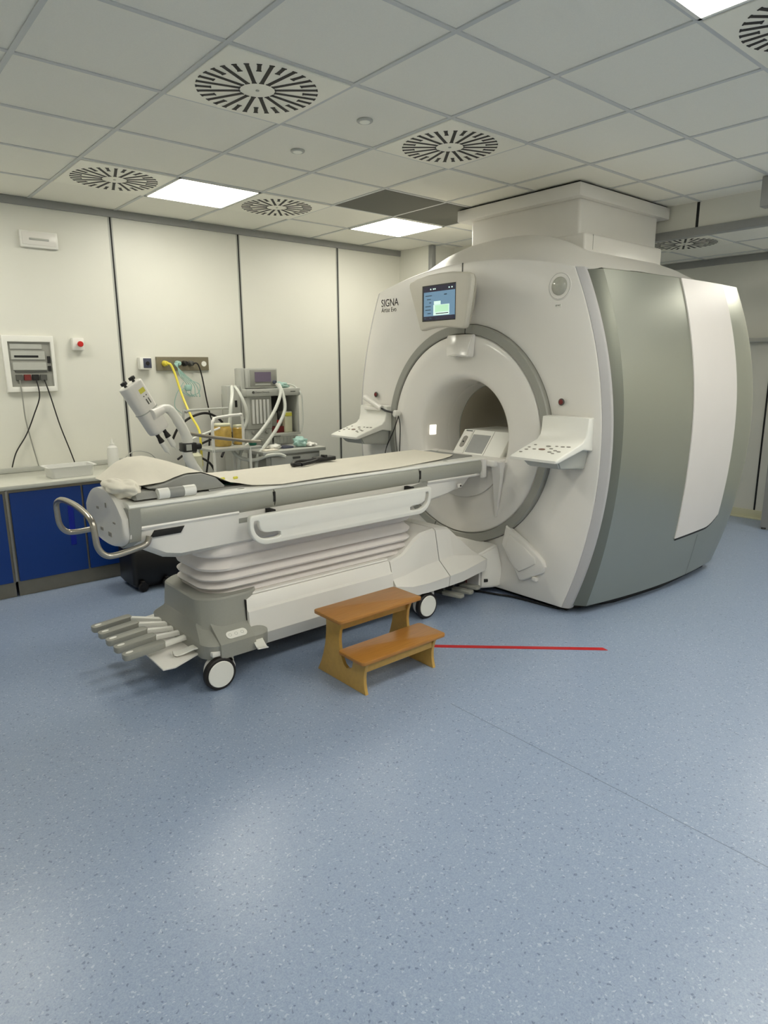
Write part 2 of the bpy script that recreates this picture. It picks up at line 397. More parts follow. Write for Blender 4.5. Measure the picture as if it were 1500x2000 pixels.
# ------------------------------------------------------------------ ceiling lights
def light_panel(name, x, y, z, label, dx=S, grp='square lit ceiling panels'):
    t = thing(name, label, 'ceiling light', (x, y, z), grp)
    bm = B(); h = dx/2-0.006
    for a in ((-h, -h, h, -h+0.014), (-h, h-0.014, h, h), (-h, -h, -h+0.014, h), (h-0.014, -h, h, h)):
        box(bm, a[0], a[1], -0.006, a[2], a[3], 0.003)
    obj('frame', bm, 'whitebr', t, local=True)
    bm = B(); box(bm, -h+0.013, -h+0.013, -0.004, h-0.013, h-0.013, 0.002); obj('diffuser', bm, 'panel', t, local=True)
    return t
LL = {(1, 3): 'square lit ceiling panel nearest the back wall, left of the scanner',
      (4, 3): 'square lit ceiling panel beside the dark ceiling grille, behind the display',
      (-2, 3): 'square lit ceiling panel above the left end of the blue cabinets',
      (1, -3): 'square lit ceiling panel cut by the top edge of the photo, at the right',
      (-2, -3): 'square lit ceiling panel almost overhead of the viewer',
      (-2, -6): 'added unseen lit ceiling panel behind the viewer at left',
      (1, -6): 'added unseen lit ceiling panel behind the viewer in the middle row',
      (4, -6): 'added unseen lit ceiling panel behind the viewer towards the right',
      (4, -3): 'square lit ceiling panel in the right hand rear of the main ceiling'}
for c in LIGHTS:
    light_panel('ceiling_light', GX+S*(c[0]+.5), GY+S*(c[1]+.5), CEIL, LL[c])
light_panel('ceiling_light', 6.2, 1.60, CL2, 'square lit panel in the lower ceiling beyond the beam')
light_panel('ceiling_light', 6.2, -0.80, CL2, 'added unseen lit panel in the lower ceiling, farther along the right wall')  # extra panel out of view, added for more brightness

# ------------------------------------------------------------------ ceiling diffusers
def make_vent():
    t = thing('ceiling_air_diffuser', 'x', 'air vent', (0, 0, 0), 'square radial slot air diffusers')
    bm = B(); h = 0.29; box(bm, -h, -h, -0.006, h, h, 0.003, 0.002, 1); obj('face_plate', bm, 'ventplate', t, local=True)
    bm = B()
    for k in range(32):
        a = 2*PI*(k+0.5)/32 + PI/4; r0, r1 = (0.075, 0.262) if k % 2 == 0 else (0.195, 0.262)
        T = Matrix.Rotation(a, 4, 'Z')
        box(bm, r0, -0.0085, -0.0075, r1, 0.0085, -0.004, T=T)
        box(bm, r0, -0.011, -0.0078, r0+0.006, 0.011, -0.004, T=T)
        box(bm, r1-0.006, -0.011, -0.0078, r1, 0.011, -0.004, T=T)
    obj('slots', bm, 'black', t, local=True)
    bm = B(); cyl(bm, (0, 0, -0.009), (0, 0, -0.004), 0.008, 12); obj('screw', bm, 'greylt', t, local=True)
    return t
VL = {(0, 0): 'white square diffuser with black radial slots, largest, nearest the top left',
      (2, 0): 'white square radial diffuser in the middle of the ceiling, in front of the duct column',
      (0, 3): 'white square radial diffuser directly left of the lit panel by the back wall',
      (2, 3): 'white square radial diffuser directly right of the lit panel by the back wall',
      (2, -3): 'white square radial diffuser cut by the right edge at the top corner'}
vent = None
for c in VENTS:
    v = make_vent() if vent is None else copy_tree(vent)
    vent = vent or v
    v.location = (GX+S*(c[0]+.5), GY+S*(c[1]+.5), CEIL); v['label'] = VL[c]
v = copy_tree(vent); v.location = (GX2+0.3, GY2+0.3, CL2); v['label'] = 'white square radial diffuser in the lower ceiling beyond the beam, right of the duct column'
# dark grille tiles
dg_ = [('dark grey perforated return air tile left of its twin, above the second lit panel', 3), ('dark grey perforated return air tile partly behind the duct column', 4)]
for lab, i in dg_:
    bm = B(); box(bm, GX+S*i+0.012, GY+S*2+0.012, CEIL-0.002, GX+S*(i+1)-0.012, GY+S*3-0.012, CEIL+0.006)
    tag(obj('return_air_grille', bm, 'darktile'), lab, 'air grille', 'dark return air tiles')
for (i, j), lab in {(1, 0): 'small round recessed ceiling spot between the two biggest diffusers', (1, 1): 'small round recessed ceiling spot one tile nearer the back wall'}.items():
    t = thing('recessed_spot', lab, 'ceiling spot', (GX+S*(i+.5), GY+S*(j+.5), CEIL), 'recessed ceiling spots')
    bm = B(); cyl(bm, (0, 0, -0.006), (0, 0, 0.005), 0.04, 28, bev=0.003); obj('bezel', bm, 'greylt', t, local=True)
    bm = B(); cyl(bm, (0, 0, -0.009), (0, 0, 0.002), 0.027, 24, bev=0.003); obj('lens', bm, 'glow', t, local=True)

# ================================================================== DUCT COLUMN above the scanner
t = thing('duct_column', 'boxed white duct column from scanner top to ceiling with wide crown', 'duct cover', (4.58, 3.2, 2.27))
bm = B(); box(bm, 4.07, 2.745, 2.25, 5.10, 3.72, 2.62, 0.025, 3); obj('shaft', bm, 'white', t)
bm = B(); box(bm, 4.0, 2.705, 2.605, 5.20, 3.80, 2.688, 0.006); obj('crown', bm, 'white', t)
bm = B(); box(bm, 4.02, 2.725, 2.686, 5.19, 3.79, 2.6985); obj('shadow_gap', bm, 'black', t)

# ================================================================== MRI SCANNER
YC, ZC = 3.145, 1.045
def Wf(z):
    return 1.135-0.235*((z-1.05)/1.01)**2 if z > 1.05 else 1.135-0.21*((z-1.05)/1.02)**2
def ztop(d): return 2.182-0.13*(abs(d)/0.9)**2
def lag(x, q):
    a, b, c = 3.42, 4.23, 5.06
    return q[0]*(x-b)*(x-c)/((a-b)*(a-c))+q[1]*(x-a)*(x-c)/((b-a)*(b-c))+q[2]*(x-a)*(x-b)/((c-a)*(c-b))
def Ws(x, z):
    mid = lag(x, (1.141, 1.190, 1.245)); top = lag(x, (0.947, 1.034, 1.052)); bot = lag(x, (0.955, 1.080, 1.055))
    return mid-(mid-top)*((z-1.1)/0.94)**2 if z > 1.1 else mid-(mid-bot)*((1.1-z)/1.07)**2
ZB = 0.035
scan = thing('mri_scanner', 'large white MRI scanner with round bore and curved silver side covers', 'MRI scanner', (4.2, YC, 0))
def boundary(a, inset=0.0):
    lo, hi = 0.5, 2.0
    for _ in range(40):
        m = (lo+hi)/2; y = m*math.cos(a); z = ZC+m*math.sin(a)
        ok = z > ZB+inset and abs(y) < Wf(z)-0.045-inset and z < ztop(y)-inset
        lo, hi = (m, hi) if ok else (lo, m)
    return lo
ca = []
for sy in (1, -1):
    zt = 2.06
    for _ in range(20): zt = ztop(Wf(zt)-0.045)
    ca.append(math.atan2(zt-ZC, sy*(Wf(zt)-0.045))); ca.append(math.atan2(ZB-ZC, sy*(Wf(ZB)-0.045)))
ANG = sorted(set([round(2*PI*k/180-PI, 6) for k in range(180)]+[round(c, 6) for c in ca]))
def pol(x, r, a): return (x, YC+r*math.cos(a), ZC+r*math.sin(a))
def face_ring(kind):
    R = []
    for a in ANG:
        rb = boundary(a)
        if kind == 'slope0': R.append(pol(3.412, 0.742, a))
        if kind == 'in': R.append(pol(3.402, 0.748, a))
        if kind == 'c1': R.append(pol(3.388, min(0.88, rb-0.03), a))
        if kind == 'c2': R.append(pol(3.374, min(1.01, rb-0.02), a))
        if kind == 'c3': R.append(pol(3.370, min(1.03, rb-0.018), a))
        if kind == 'e1': R.append(pol(3.370, rb-0.014, a))
        if kind == 'e2': R.append(pol(3.374, rb-0.004, a))
        if kind == 'e3': R.append(pol(3.382, rb, a))
    return R
bm = B(); loft(bm, [face_ring(k) for k in ('slope0', 'in', 'c1', 'c2', 'c3', 'e1', 'e2', 'e3')], cap=False)
obj('front_cover', bm, 'white', scan, smooth=40)
bm = B(); loft(bm, [[pol(3.381, boundary(a)-0.0005, a) for a in ANG], [pol(3.43, boundary(a)-0.001, a) for a in ANG], [pol(3.43, boundary(a)-0.06, a) for a in ANG]], cap=False)
obj('cover_return', bm, 'white', scan)
for sy in (-1, 1):
    zs = [ZB+(2.062-ZB)*k/50 for k in range(51)]
    bm = B(); loft(bm, [[(x, YC+sy*(Wf(z)-q), z-(0.0 if z < 2.06 else 0.1*(0.045-q))) for z in zs] for x, q in ((3.43, 0.05), (3.379, 0.046), (3.378, 0.042), (3.398, 0.006), (3.403, 0.001), (3.412, 0.0), (3.44, 0.0), (3.44, 0.05), (3.43, 0.05))], closed=False)
    loft(bm, [[(x, YC+sy*(Wf(zs[-1])-q), zs[-1]-0.1*(0.045-q)+0.0) for x, q in ((3.43, 0.05), (3.379, 0.046), (3.378, 0.042))], [(x, YC+sy*(Wf(zs[-1])-q), zs[-1]-0.1*(0.045-q)) for x, q in ((3.44, 0.0), (3.412, 0.0), (3.398, 0.006))]], closed=False)
    obj('cover_lip', bm, 'lip', scan)
# grey ring with joints
bm = B()
NA = 144
loft(bm, [[pol(x, r, 2*PI*k/NA) for k in range(NA)] for x, r in ((3.43, 0.744), (3.374, 0.744), (3.366, 0.738), (3.366, 0.688), (3.374, 0.682), (3.41, 0.682))], cap=False)
obj('bore_ring', bm, 'ring', scan)
for a in (1.62, -0.98, -1.24):
    bm = B(); T = Matrix.Translation((0, YC, ZC)) @ Matrix.Rotation(a, 4, 'X')
    box(bm, 3.3645, 0.683, -0.0025, 3.38, 0.743, 0.0025, T=T); obj('ring_joint', bm, 'black', scan)
# central funnel and bore
bm = B()
prof = [(3.395, 0.683), (3.378, 0.677), (3.370, 0.668), (3.376, 0.60), (3.384, 0.50), (3.392, 0.43), (3.398, 0.412), (3.409, 0.397), (3.428, 0.386), (3.46, 0.377), (3.52, 0.368), (3.62, 0.358)]
loft(bm, [[pol(x, r, 2*PI*k/NA) for k in range(NA)] for x, r in prof], cap=False); obj('bore_funnel', bm, 'whiteg', scan, smooth=50)
bm = B(); loft(bm, [[pol(x, r, 2*PI*k/NA) for k in range(NA)] for x, r in ((3.62, 0.358), (3.74, 0.351))], cap=False); obj('bore_sleeve', bm, 'white', scan)
bm = B(); loft(bm, [[pol(x, r, 2*PI*k/NA) for k in range(NA)] for x, r in ((3.74, 0.348), (4.8, 0.348), (5.11, 0.42))], cap=False); obj('bore_liner', bm, 'liner', scan)
bm = B(); loft(bm, [[pol(x, r, 2*PI*k/NA) for k in range(NA)] for x, r in ((3.737, 0.351), (3.737, 0.346), (3.743, 0.346), (3.743, 0.351))], cap=False); obj('bore_seam', bm, 'greylt', scan)
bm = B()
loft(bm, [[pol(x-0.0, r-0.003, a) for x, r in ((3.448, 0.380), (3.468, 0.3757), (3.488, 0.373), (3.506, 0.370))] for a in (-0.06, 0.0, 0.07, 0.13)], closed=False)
o = obj('bore_glow_patch', bm, 'boreglow', scan); o['label'] = 'small white patch with painted glow'  # glowing patch added to draw the bright spot on the funnel
# rear cover
bm = B()
def rb2(a):
    lo, hi = 0.43, 2.0
    for _ in range(40):
        m = (lo+hi)/2; y = m*math.cos(a); z = ZC+m*math.sin(a)
        lo, hi = (m, hi) if (z > ZB and abs(y) < Ws(5.06, z)-0.05 and z < 2.05) else (lo, m)
    return lo
loft(bm, [[pol(5.11, 0.42, a) for a in ANG], [pol(5.11, rb2(a), a) for a in ANG], [pol(5.0, rb2(a), a) for a in ANG]], cap=False); obj('rear_cover', bm, 'white', scan)
# side covers
NZ = 40
def side_pts(x, off, sy, z0=ZB+0.02, z1=2.045):
    off += 0.024*max(0, 1-abs(x-3.46)/1.6)*(1 if x > 3.45 else 0)
    return [(x, YC+sy*(Ws(min(x, 5.06), z0+(z1-z0)*k/NZ)+off), z0+(z1-z0)*k/NZ) for k in range(NZ+1)]
for sy in (-1, 1):
    XS = [3.425+(5.04-3.425)*k/20 for k in range(21)]
    rings = [[(3.428, YC+sy*(Wf(p[2])-0.05), p[2]) for p in side_pts(3.43, 0, sy)]]
    ch = [[(3.416, YC+sy*(Wf(p[2])-0.02), p[2]) for p in side_pts(3.43, 0, sy)],
          [(3.418, YC+sy*(Wf(p[2])-0.004), p[2]) for p in side_pts(3.43, 0, sy)],
          [(3.468, YC+sy*(Ws(3.475, p[2])+0.024), p[2]) for p in side_pts(3.43, 0, sy)]]
    bm = B(); loft(bm, ch, closed=False); obj('side_cover_edge', bm, 'silverd', scan, smooth=60)
    rr = [side_pts(x, 0, sy) for x in XS if x > 3.48]
    rr = [ch[-1]]+rr
    for q in range(1, 8):
        a = q/7*PI/2; rr.append(side_pts(5.04+0.07*math.sin(a), -0.07*(1-math.cos(a)), sy))
    rr.append([(5.11, YC+sy*(Ws(5.06, p[2])-0.2), p[2]) for p in side_pts(5.06, 0, sy)])
    bm = B(); loft(bm, rr, closed=False)
    # turned-in top edge
    loft(bm, [[r[-1] for r in rr], [(r[-1][0], r[-1][1]-sy*0.012, r[-1][2]+0.006) for r in rr], [(r[-1][0], YC+sy*0.80, 2.045) for r in rr]], closed=False)
    sc = obj('side_cover', bm, 'silver', scan, smooth=50); sc['label'] = 'silver side cover'
    # white stripe with rounded lower corners
    rs = []
    NXs = 16
    for i in range(NXs+1):
        u = i/NXs; x = 4.235+(4.80-4.235)*u
        zb = 0.385 + 0.02*u + 0.07*max(0, (u-0.7)/0.3)**2
        rs.append([(x-0.0*k, YC+sy*(Ws(x, zb+(2.046-zb)*k/NZ)+0.006+0.024*max(0, 1-abs(x-3.46)/1.6)), zb+(2.046-zb)*k/NZ) for k in range(NZ+1)])
    bm = B(); loft(bm, rs, closed=False)
    e0 = [(p[0]-0.001, p[1]-sy*0.012, p[2]) for p in rs[0]]; e1 = [(p[0]+0.001, p[1]-sy*0.012, p[2]) for p in rs[-1]]
    loft(bm, [rs[0], e0], closed=False); loft(bm, [rs[-1], e1], closed=False)
    loft(bm, [[r[0] for r in rs], [(r[0][0], r[0][1]-sy*0.012, r[0][2]-0.002) for r in rs]], closed=False)
    loft(bm, [[r[-1] for r in rs], [(r[-1][0], r[-1][1]-sy*0.15, r[-1][2]+0.002) for r in rs]], closed=False)
    st = obj('stripe_panel', bm, 'stripe', sc); st['label'] = 'white stripe panel'
    bm = B(); loft(bm, [[(r[0][0]+dx, YC+sy*(Ws(r[0][0], r[0][2]-0.008+dz)+0.003+0.024*max(0, 1-abs(r[0][0]-3.46)/1.6)), r[0][2]-0.008+dz) for r in rs] for dx, dz in ((0, -0.008), (0, 0.009))], closed=False)
    obj('grip_recess', bm, 'black', sc)
    bm = B(); loft(bm, [[(x, YC+sy*(Ws(x, z)+0.0015+0.024*max(0, 1-abs(x-3.46)/1.6)), z) for z in [ZB+0.01+0.035*k for k in range(10)]] for x in (4.554, 4.558)], closed=False)
    obj('cover_seam', bm, 'greydk', sc)
# plinth
bm = B(); box(bm, 3.44, YC-0.88, 0.0, 5.06, YC+0.88, 0.06); prism(bm, [(3.44, YC-0.86), (3.8, YC-1.0), (4.3, YC-1.05), (5.02, YC-1.02), (5.02, YC+1.02), (4.3, YC+1.05), (3.8, YC+1.0), (3.44, YC+0.86)], 'z', 0.0, 0.05)
obj('plinth', bm, 'blackp', scan)
# hood
dn = [0, .23, .37, .53, .62, .8, 1.0]; hn = [2.385, 2.372, 2.338, 2.262, 2.205, 2.105, 2.05]
dp = [0, .3, .5, .75, .95, 1.05]; hp = [2.385, 2.372, 2.33, 2.21, 2.09, 2.05]
def catm(x, xs, ys):
    s = 0; n = 0
    for k in (-2, -1, 0, 1, 2):
        s += interp(abs(x+k*0.035), xs, ys); n += 1
    return s/n
def hood_z(x, d):
    h = catm(d, dn, hn) if d < 0 else catm(d, dp, hp)
    zf = ztop(d)-0.008; f = sm((x-3.40)/0.42)
    z = zf+(h-zf)*f if h > zf else h*f+zf*(1-f)
    g = 1-0.45*sm((x-4.97)/0.14)
    z = 2.045+(z-2.045)*g
    if x > 3.9: z -= 0.055*sm((x-3.9)/0.15)*max(0, (h-2.2))/0.18*0.8
    return z
rows = []
XH = [3.40, 3.43, 3.46, 3.5, 3.55, 3.6, 3.66, 3.72, 3.78, 3.83, 3.88, 3.93, 3.98, 4.04, 4.1]+[4.2+0.0525*k for k in range(18)]+[5.11]
for x in XH:
    wd = (Ws(max(x, 3.42), 2.04) if x > 3.43 else Wf(2.05))-0.02
    rows.append([(x, YC+wd*(k/24-1), hood_z(x, wd*(k/24-1))) for k in range(49)])
rows.append([(5.112, p[1], 2.0) for p in rows[-1]])
bm = B(); loft(bm, rows, closed=False); obj('hood', bm, 'white', scan, smooth=60)
bm = B(); box(bm, 4.0, 2.65, 2.12, 5.02, 3.86, 2.372, 0.018, 3); obj('duct_collar', bm, 'white', scan)
bm = B(); box(bm, 4.094, 2.6485, 2.27, 4.097, 2.66, 2.365); obj('collar_seam', bm, 'grey', scan)
# small front features
bm = B(); box(bm, 3.3665, 3.143, 2.085, 3.372, 3.150, 2.178); obj('cover_seam', bm, 'greydk', scan)
def F(x0=3.37):
    return lambda u, v, w_: (x0-w_, -u, v)
def to_face(y, z, x=3.3695): return lambda u, v, w_: (x-abs(w_)*1.0, y-u, z+v)
bm = text_bm('SIGNA', 0.075, lambda u, v, w_: (3.3692-abs(w_), 3.975-u*0.90, 1.958+v)); o = obj('lettering', bm, 'letter', scan); o['label'] = 'grey SIGNA lettering'
bm = text_bm('Artist Evo', 0.045, lambda u, v, w_: (3.3692-abs(w_), 3.972-u*0.92, 1.918+v)); o = obj('lettering', bm, 'letter', scan); o['label'] = 'grey Artist Evo lettering'
bm = B(); cyl(bm, (3.372, 2.38, 1.963), (3.364, 2.38, 1.963), 0.079, 40, bev=0.004); sr = obj('sensor_rim', bm, 'white', scan)
bm = B(); loft(bm, [[(3.3635, 2.38+r*math.cos(2*PI*k/40), 1.963+r*math.sin(2*PI*k/40)) for k in range(40)] for r in (0.0705, 0.0725)], cap=False); obj('rim_groove', bm, 'grey', sr)
bm = B()
loft(bm, [[(x, 2.38+r*math.cos(2*PI*k/32), 1.963+r*math.sin(2*PI*k/32)) for k in range(32)] for x, r in ((3.366, 0.052), (3.358, 0.050), (3.349, 0.042), (3.343, 0.028), (3.340, 0.01))]); obj('sensor_lens', bm, 'lens', scan)
bm = B(); box(bm, 3.366, 2.365, 1.846, 3.372, 2.403, 1.866, 0.001, 1); lb = obj('label_sticker', bm, 'whitebr', scan)
bm = text_bm('START', 0.012, lambda u, v, w_: (3.3655-abs(w_), 2.401-u, 1.852+v)); obj('sticker_text', bm, 'greydk', lb)
for y in (4.043, 2.33):
    bm = B(); cyl(bm, (3.372, y, 1.305), (3.362, y, 1.305), 0.021, 28, bev=0.003); e = obj('emergency_button', bm, 'greydk', scan)
    bm = B(); cyl(bm, (3.366, y, 1.305), (3.358, y, 1.305), 0.015, 24, bev=0.003); obj('button_cap', bm, 'darkred', e)
# foot-level pocket, boss and dock shroud
pk = [(2.70, 0.49), (2.56, 0.42), (2.43, 0.335), (2.395, 0.31), (2.380, 0.275), (2.395, 0.235), (2.55, 0.145), (2.575, 0.145), (2.60, 0.18), (2.73, 0.36)]
bm = B(); prism(bm, pk, 'x', 3.345, 3.39, 0.012, 3); po = obj('cable_pocket', bm, 'white', scan)
pk2 = [(2.66, 0.44), (2.55, 0.385), (2.45, 0.32), (2.445, 0.285), (2.57, 0.205), (2.61, 0.225), (2.69, 0.345)]
bm = B(); prism(bm, pk2, 'x', 3.336, 3.346, 0.006, 3); obj('pocket_lid', bm, 'white', po)
bm = B(); box(bm, 3.345, 2.44, 0.165, 3.375, 2.475, 0.195, 0.006); obj('clip', bm, 'whiteg', scan)
shr = [[(x, YC+s*hw, z) for s, hw, z in ((-1, w0, 0.05), (-1, w0, 0.20), (-1, w0-0.05, zt), (1, w0-0.05, zt), (1, w0, 0.20), (1, w0, 0.05))] for x, w0, zt in ((3.24, 0.33, 0.26), (3.30, 0.37, 0.30), (3.39, 0.40, 0.34))]
bm = B(); loft(bm, shr); bmesh.ops.bevel(bm, geom=bm.edges[:], offset=0.012, segments=2, affect='EDGES'); ds = obj('dock_shroud', bm, 'white', scan)
bm = B(); cyl(bm, (3.285, 2.79, 0.105), (3.262, 2.80, 0.105), 0.012, 16); obj('bolt', bm, 'black', ds)
# bridge between table and bore
bm = B(); seg_ = [(YC+0.425*math.cos(a), ZC+0.425*math.sin(a)) for a in [PI+math.radians(20)+math.radians(140)*k/28 for k in range(29)]]
prism(bm, seg_, 'x', 3.372, 3.402, 0.002); obj('bore_lower_panel', bm, 'white', scan)
bm = B(); box(bm, 3.295, 2.765, 0.875, 3.50, 3.505, 0.918, 0.01, 3)
for y0, y1, yb in ((2.745, 2.82, 2.795), (3.45, 3.525, 3.475)):
    loft(bm, [[(3.32, y0, 0.905), (3.375, y0, 0.905), (3.375, y1, 0.905), (3.32, y1, 0.905)], [(3.345, y0+0.01, 0.80), (3.375, y0+0.01, 0.80), (3.375, y1, 0.80), (3.345, y1, 0.80)], [(3.362, yb, 0.53), (3.375, yb, 0.53), (3.375, yb+0.01, 0.53), (3.362, yb+0.01, 0.53)]])
obj('table_bridge', bm, 'white', scan)
bm = B(); box(bm, 3.45, 2.87, 0.83, 4.95, 3.42, 0.905, 0.01); obj('bore_track', bm, 'greylt', scan)
bm = B(); prism(bm, [(3.425, 0.912), (3.555, 1.074), (3.90, 1.074), (3.90, 0.905), (3.46, 0.905)], 'y', 2.835, 3.27, 0.008, 2); cb = obj('connector_block', bm, 'whitebr', scan)
Tb = Matrix.Translation((3.425, 0.045, 0.912)) @ Matrix.Rotation(-math.atan2(0.162, 0.13), 4, 'Y')
bm = B(); box(bm, 0.03, 3.135, 0.0, 0.19, 3.205, 0.003, 0.001, 1, T=Tb); obj('connector_plate', bm, 'white', cb)
bm = B(); prism(bm, [(p[0], p[1]) for p in rrect(0.055, 3.150, 0.150, 3.190, 0.018)], 'z', 0.002, 0.006, T=Tb); cp = obj('connector_socket', bm, 'btn', cb)
bm = B(); cyl(bm, (0.10, 3.17, 0.005), (0.10, 3.17, 0.008), 0.007, 14)
for v in bm.verts: v.co = Tb @ v.co
obj('socket_hole', bm, 'black', cp)
bm = B(); box(bm, 0.02, 2.955, -0.0005, 0.17, 3.115, 0.0015, 0.0005, 1, T=Tb); obj('recess', bm, 'trimgrey', cb)
for yy in (3.125, 2.94):
    bm = B(); box(bm, 0.0, yy-0.0015, 0.0, 0.205, yy+0.0015, 0.0015, T=Tb); obj('groove', bm, 'grey', cb)
bm = B(); box(bm, 0.192, 3.14, 0.0005, 0.2, 3.2, 0.002, T=Tb); obj('slot', bm, 'greydk', cb)
# camera housing above the bore
bm = B(); loft(bm, [[(3.372, 3.270, 1.72), (3.372, 3.022, 1.72), (3.345, 3.022, 1.72), (3.345, 3.270, 1.72)],
                    [(3.372, 3.235, 1.585), (3.372, 3.04, 1.585), (3.305, 3.05, 1.585), (3.295, 3.13, 1.572), (3.305, 3.225, 1.565)][:4]]) if False else None
ringA = [(3.375, 3.272, 1.722), (3.375, 3.018, 1.722), (3.352, 3.025, 1.722), (3.340, 3.145, 1.722), (3.352, 3.265, 1.722)]
ringB = [(3.375, 3.255, 1.65), (3.375, 3.028, 1.65), (3.325, 3.035, 1.65), (3.305, 3.145, 1.65), (3.325, 3.245, 1.65)]
ringC = [(3.375, 3.238, 1.578), (3.375, 3.034, 1.574), (3.315, 3.04, 1.575), (3.292, 3.135, 1.588), (3.312, 3.228, 1.578)]
bm = B() if bm is None else (bm.free() or B()); loft(bm, [ringA, ringB, ringC]); bmesh.ops.bevel(bm, geom=bm.edges[:], offset=0.006, segments=2, affect='EDGES'); obj('camera_housing', bm, 'whiteg', scan)
# display
mon = [(3.425, 2.065), (3.36, 2.083), (3.25, 2.097), (3.145, 2.100), (3.04, 2.097), (2.92, 2.082), (2.885, 2.068), (2.872, 2.04), (2.885, 1.94), (2.915, 1.775), (2.928, 1.755), (2.945, 1.748), (3.04, 1.758), (3.12, 1.765), (3.21, 1.763), (3.285, 1.752), (3.312, 1.748), (3.326, 1.757), (3.37, 1.87), (3.432, 2.03), (3.433, 2.05)]
bm = B(); prism(bm, mon, 'x', 3.155, 3.20, 0.012, 3)
ctr = (3.145, 1.93)
loft(bm, [[(3.198, y, z) for y, z in mon], [(3.375, ctr[0]+(y-ctr[0])*0.45, ctr[1]+0.03+(z-ctr[1])*0.45) for y, z in mon]])
dsp = obj('display', bm, 'dispgrey', scan)
def mbox(name, y0, z0, y1, z1, m, x=3.153, th=0.002, par=None):
    bm = B(); box(bm, x-th, min(y0, y1), z0, x, max(y0, y1), z1); return obj(name, bm, m, par or dsp)
mbox('screen_bezel', 3.300, 1.805, 3.000, 2.030, 'blackp', 3.1555)
mbox('screen', 3.285, 1.812, 3.004, 2.022, 'scrblue', 3.1535, 0.001)
mbox('screen_header', 3.285, 1.988, 3.004, 2.022, 'scrdark', 3.1525, 0.0008); mbox('screen_footer', 3.285, 1.812, 3.004, 1.836, 'scrdark', 3.1525, 0.0008)
for k, (ya, wd) in enumerate(((3.27, 0.06), (3.255, 0.035), (3.235, 0.02), (3.27, 0.05), (3.27, 0.05), (3.25, 0.03))):
    mbox('screen_text_line', ya, 1.962-0.022*k, ya-wd, 1.967-0.022*k, 'scrtext', 3.1525, 0.0006)
mbox('screen_text_line', 3.1, 1.962, 3.075, 1.968, 'scrtext', 3.1525, 0.0006)
mbox('screen_window', 3.195, 1.84, 3.052, 1.905, 'scrwin', 3.1523, 0.0008)
mbox('screen_window', 3.180, 1.86, 3.058, 1.902, 'scrgreen', 3.1515, 0.0004)
mbox('screen_window', 3.190, 1.906, 3.130, 1.928, 'scrwin', 3.1523, 0.0008)
mbox('screen_text_line', 3.172, 1.848, 3.06, 1.853, 'scrdark', 3.1515, 0.0006)
for yy in (3.215, 3.19, 3.175, 3.05, 3.025): mbox('screen_icon', yy+0.01, 2.0, yy, 2.008, 'scrwin', 3.1517, 0.0006)
for yy in (3.27, 3.22, 3.17): mbox('screen_icon', yy+0.01, 1.82, yy-0.01, 1.827, 'scrtext', 3.1517, 0.0006)
# control consoles
def console(yc_):
    bm = B()
    T = Matrix.Translation((0, yc_, 0))
    # back plate, curved into the tray
    prof = [(3.375, 1.225), (3.318, 1.222), (3.312, 1.16), (3.300, 1.115), (3.272, 1.088), (3.235, 1.077), (3.035, 1.016), (3.018, 1.006), (3.020, 0.992), (3.045, 0.990), (3.28, 1.045), (3.375, 1.03)]
    prism(bm, prof, 'y', -0.160, 0.160, 0.008, 3, T=T)
    c = obj('control_console', bm, 'whitebr', scan)
    bm = B(); loft(bm, [[(3.075, -0.13, 1.0), (3.075, 0.13, 1.0), (3.375, 0.135, 1.07), (3.375, -0.135, 1.07)], [(3.13, -0.11, 0.945), (3.13, 0.11, 0.945), (3.375, 0.115, 0.92), (3.375, -0.115, 0.92)]])
    for v in bm.verts: v.co = T @ v.co
    bmesh.ops.bevel(bm, geom=bm.edges[:], offset=0.008, segments=2, affect='EDGES'); obj('console_underside', bm, 'greylt', c)
    n = Vector((-0.061, 0, 0.2)).normalized()
    Tt = Matrix.Translation((3.035, yc_, 1.0165)) @ Matrix.Rotation(-math.atan2(0.061, 0.2), 4, 'Y')
    for u, v, r, m in ((0.045, 0.125, 0.009, 'btn'), (0.085, 0.115, 0.010, 'btn'), (0.12, 0.12, 0.008, 'btn'), (0.16, 0.105, 0.008, 'btn'), (0.10, 0.07, 0.010, 'btn'), (0.105, 0.02, 0.018, 'btnd'), (0.155, 0.01, 0.013, 'btn'),
                       (0.125, -0.03, 0.010, 'btn'), (0.165, -0.04, 0.008, 'btn'), (0.08, -0.05, 0.011, 'btn'), (0.105, -0.07, 0.010, 'btn'), (0.165, -0.08, 0.011, 'btn'), (0.065, -0.08, 0.009, 'btn'), (0.095, -0.1, 0.011, 'btn'), (0.17, -0.115, 0.011, 'btn')):
        bm = B(); loft(bm, [[(u+r*0.62*math.cos(2*PI*k/14), v+r*1.25*math.sin(2*PI*k/14), h) for k in range(14)] for h in (0.0, 0.0018)])
        for q in bm.verts: q.co = Tt @ q.co
        obj('console_button', bm, m, c)
    return c
console(2.265); console(4.02)
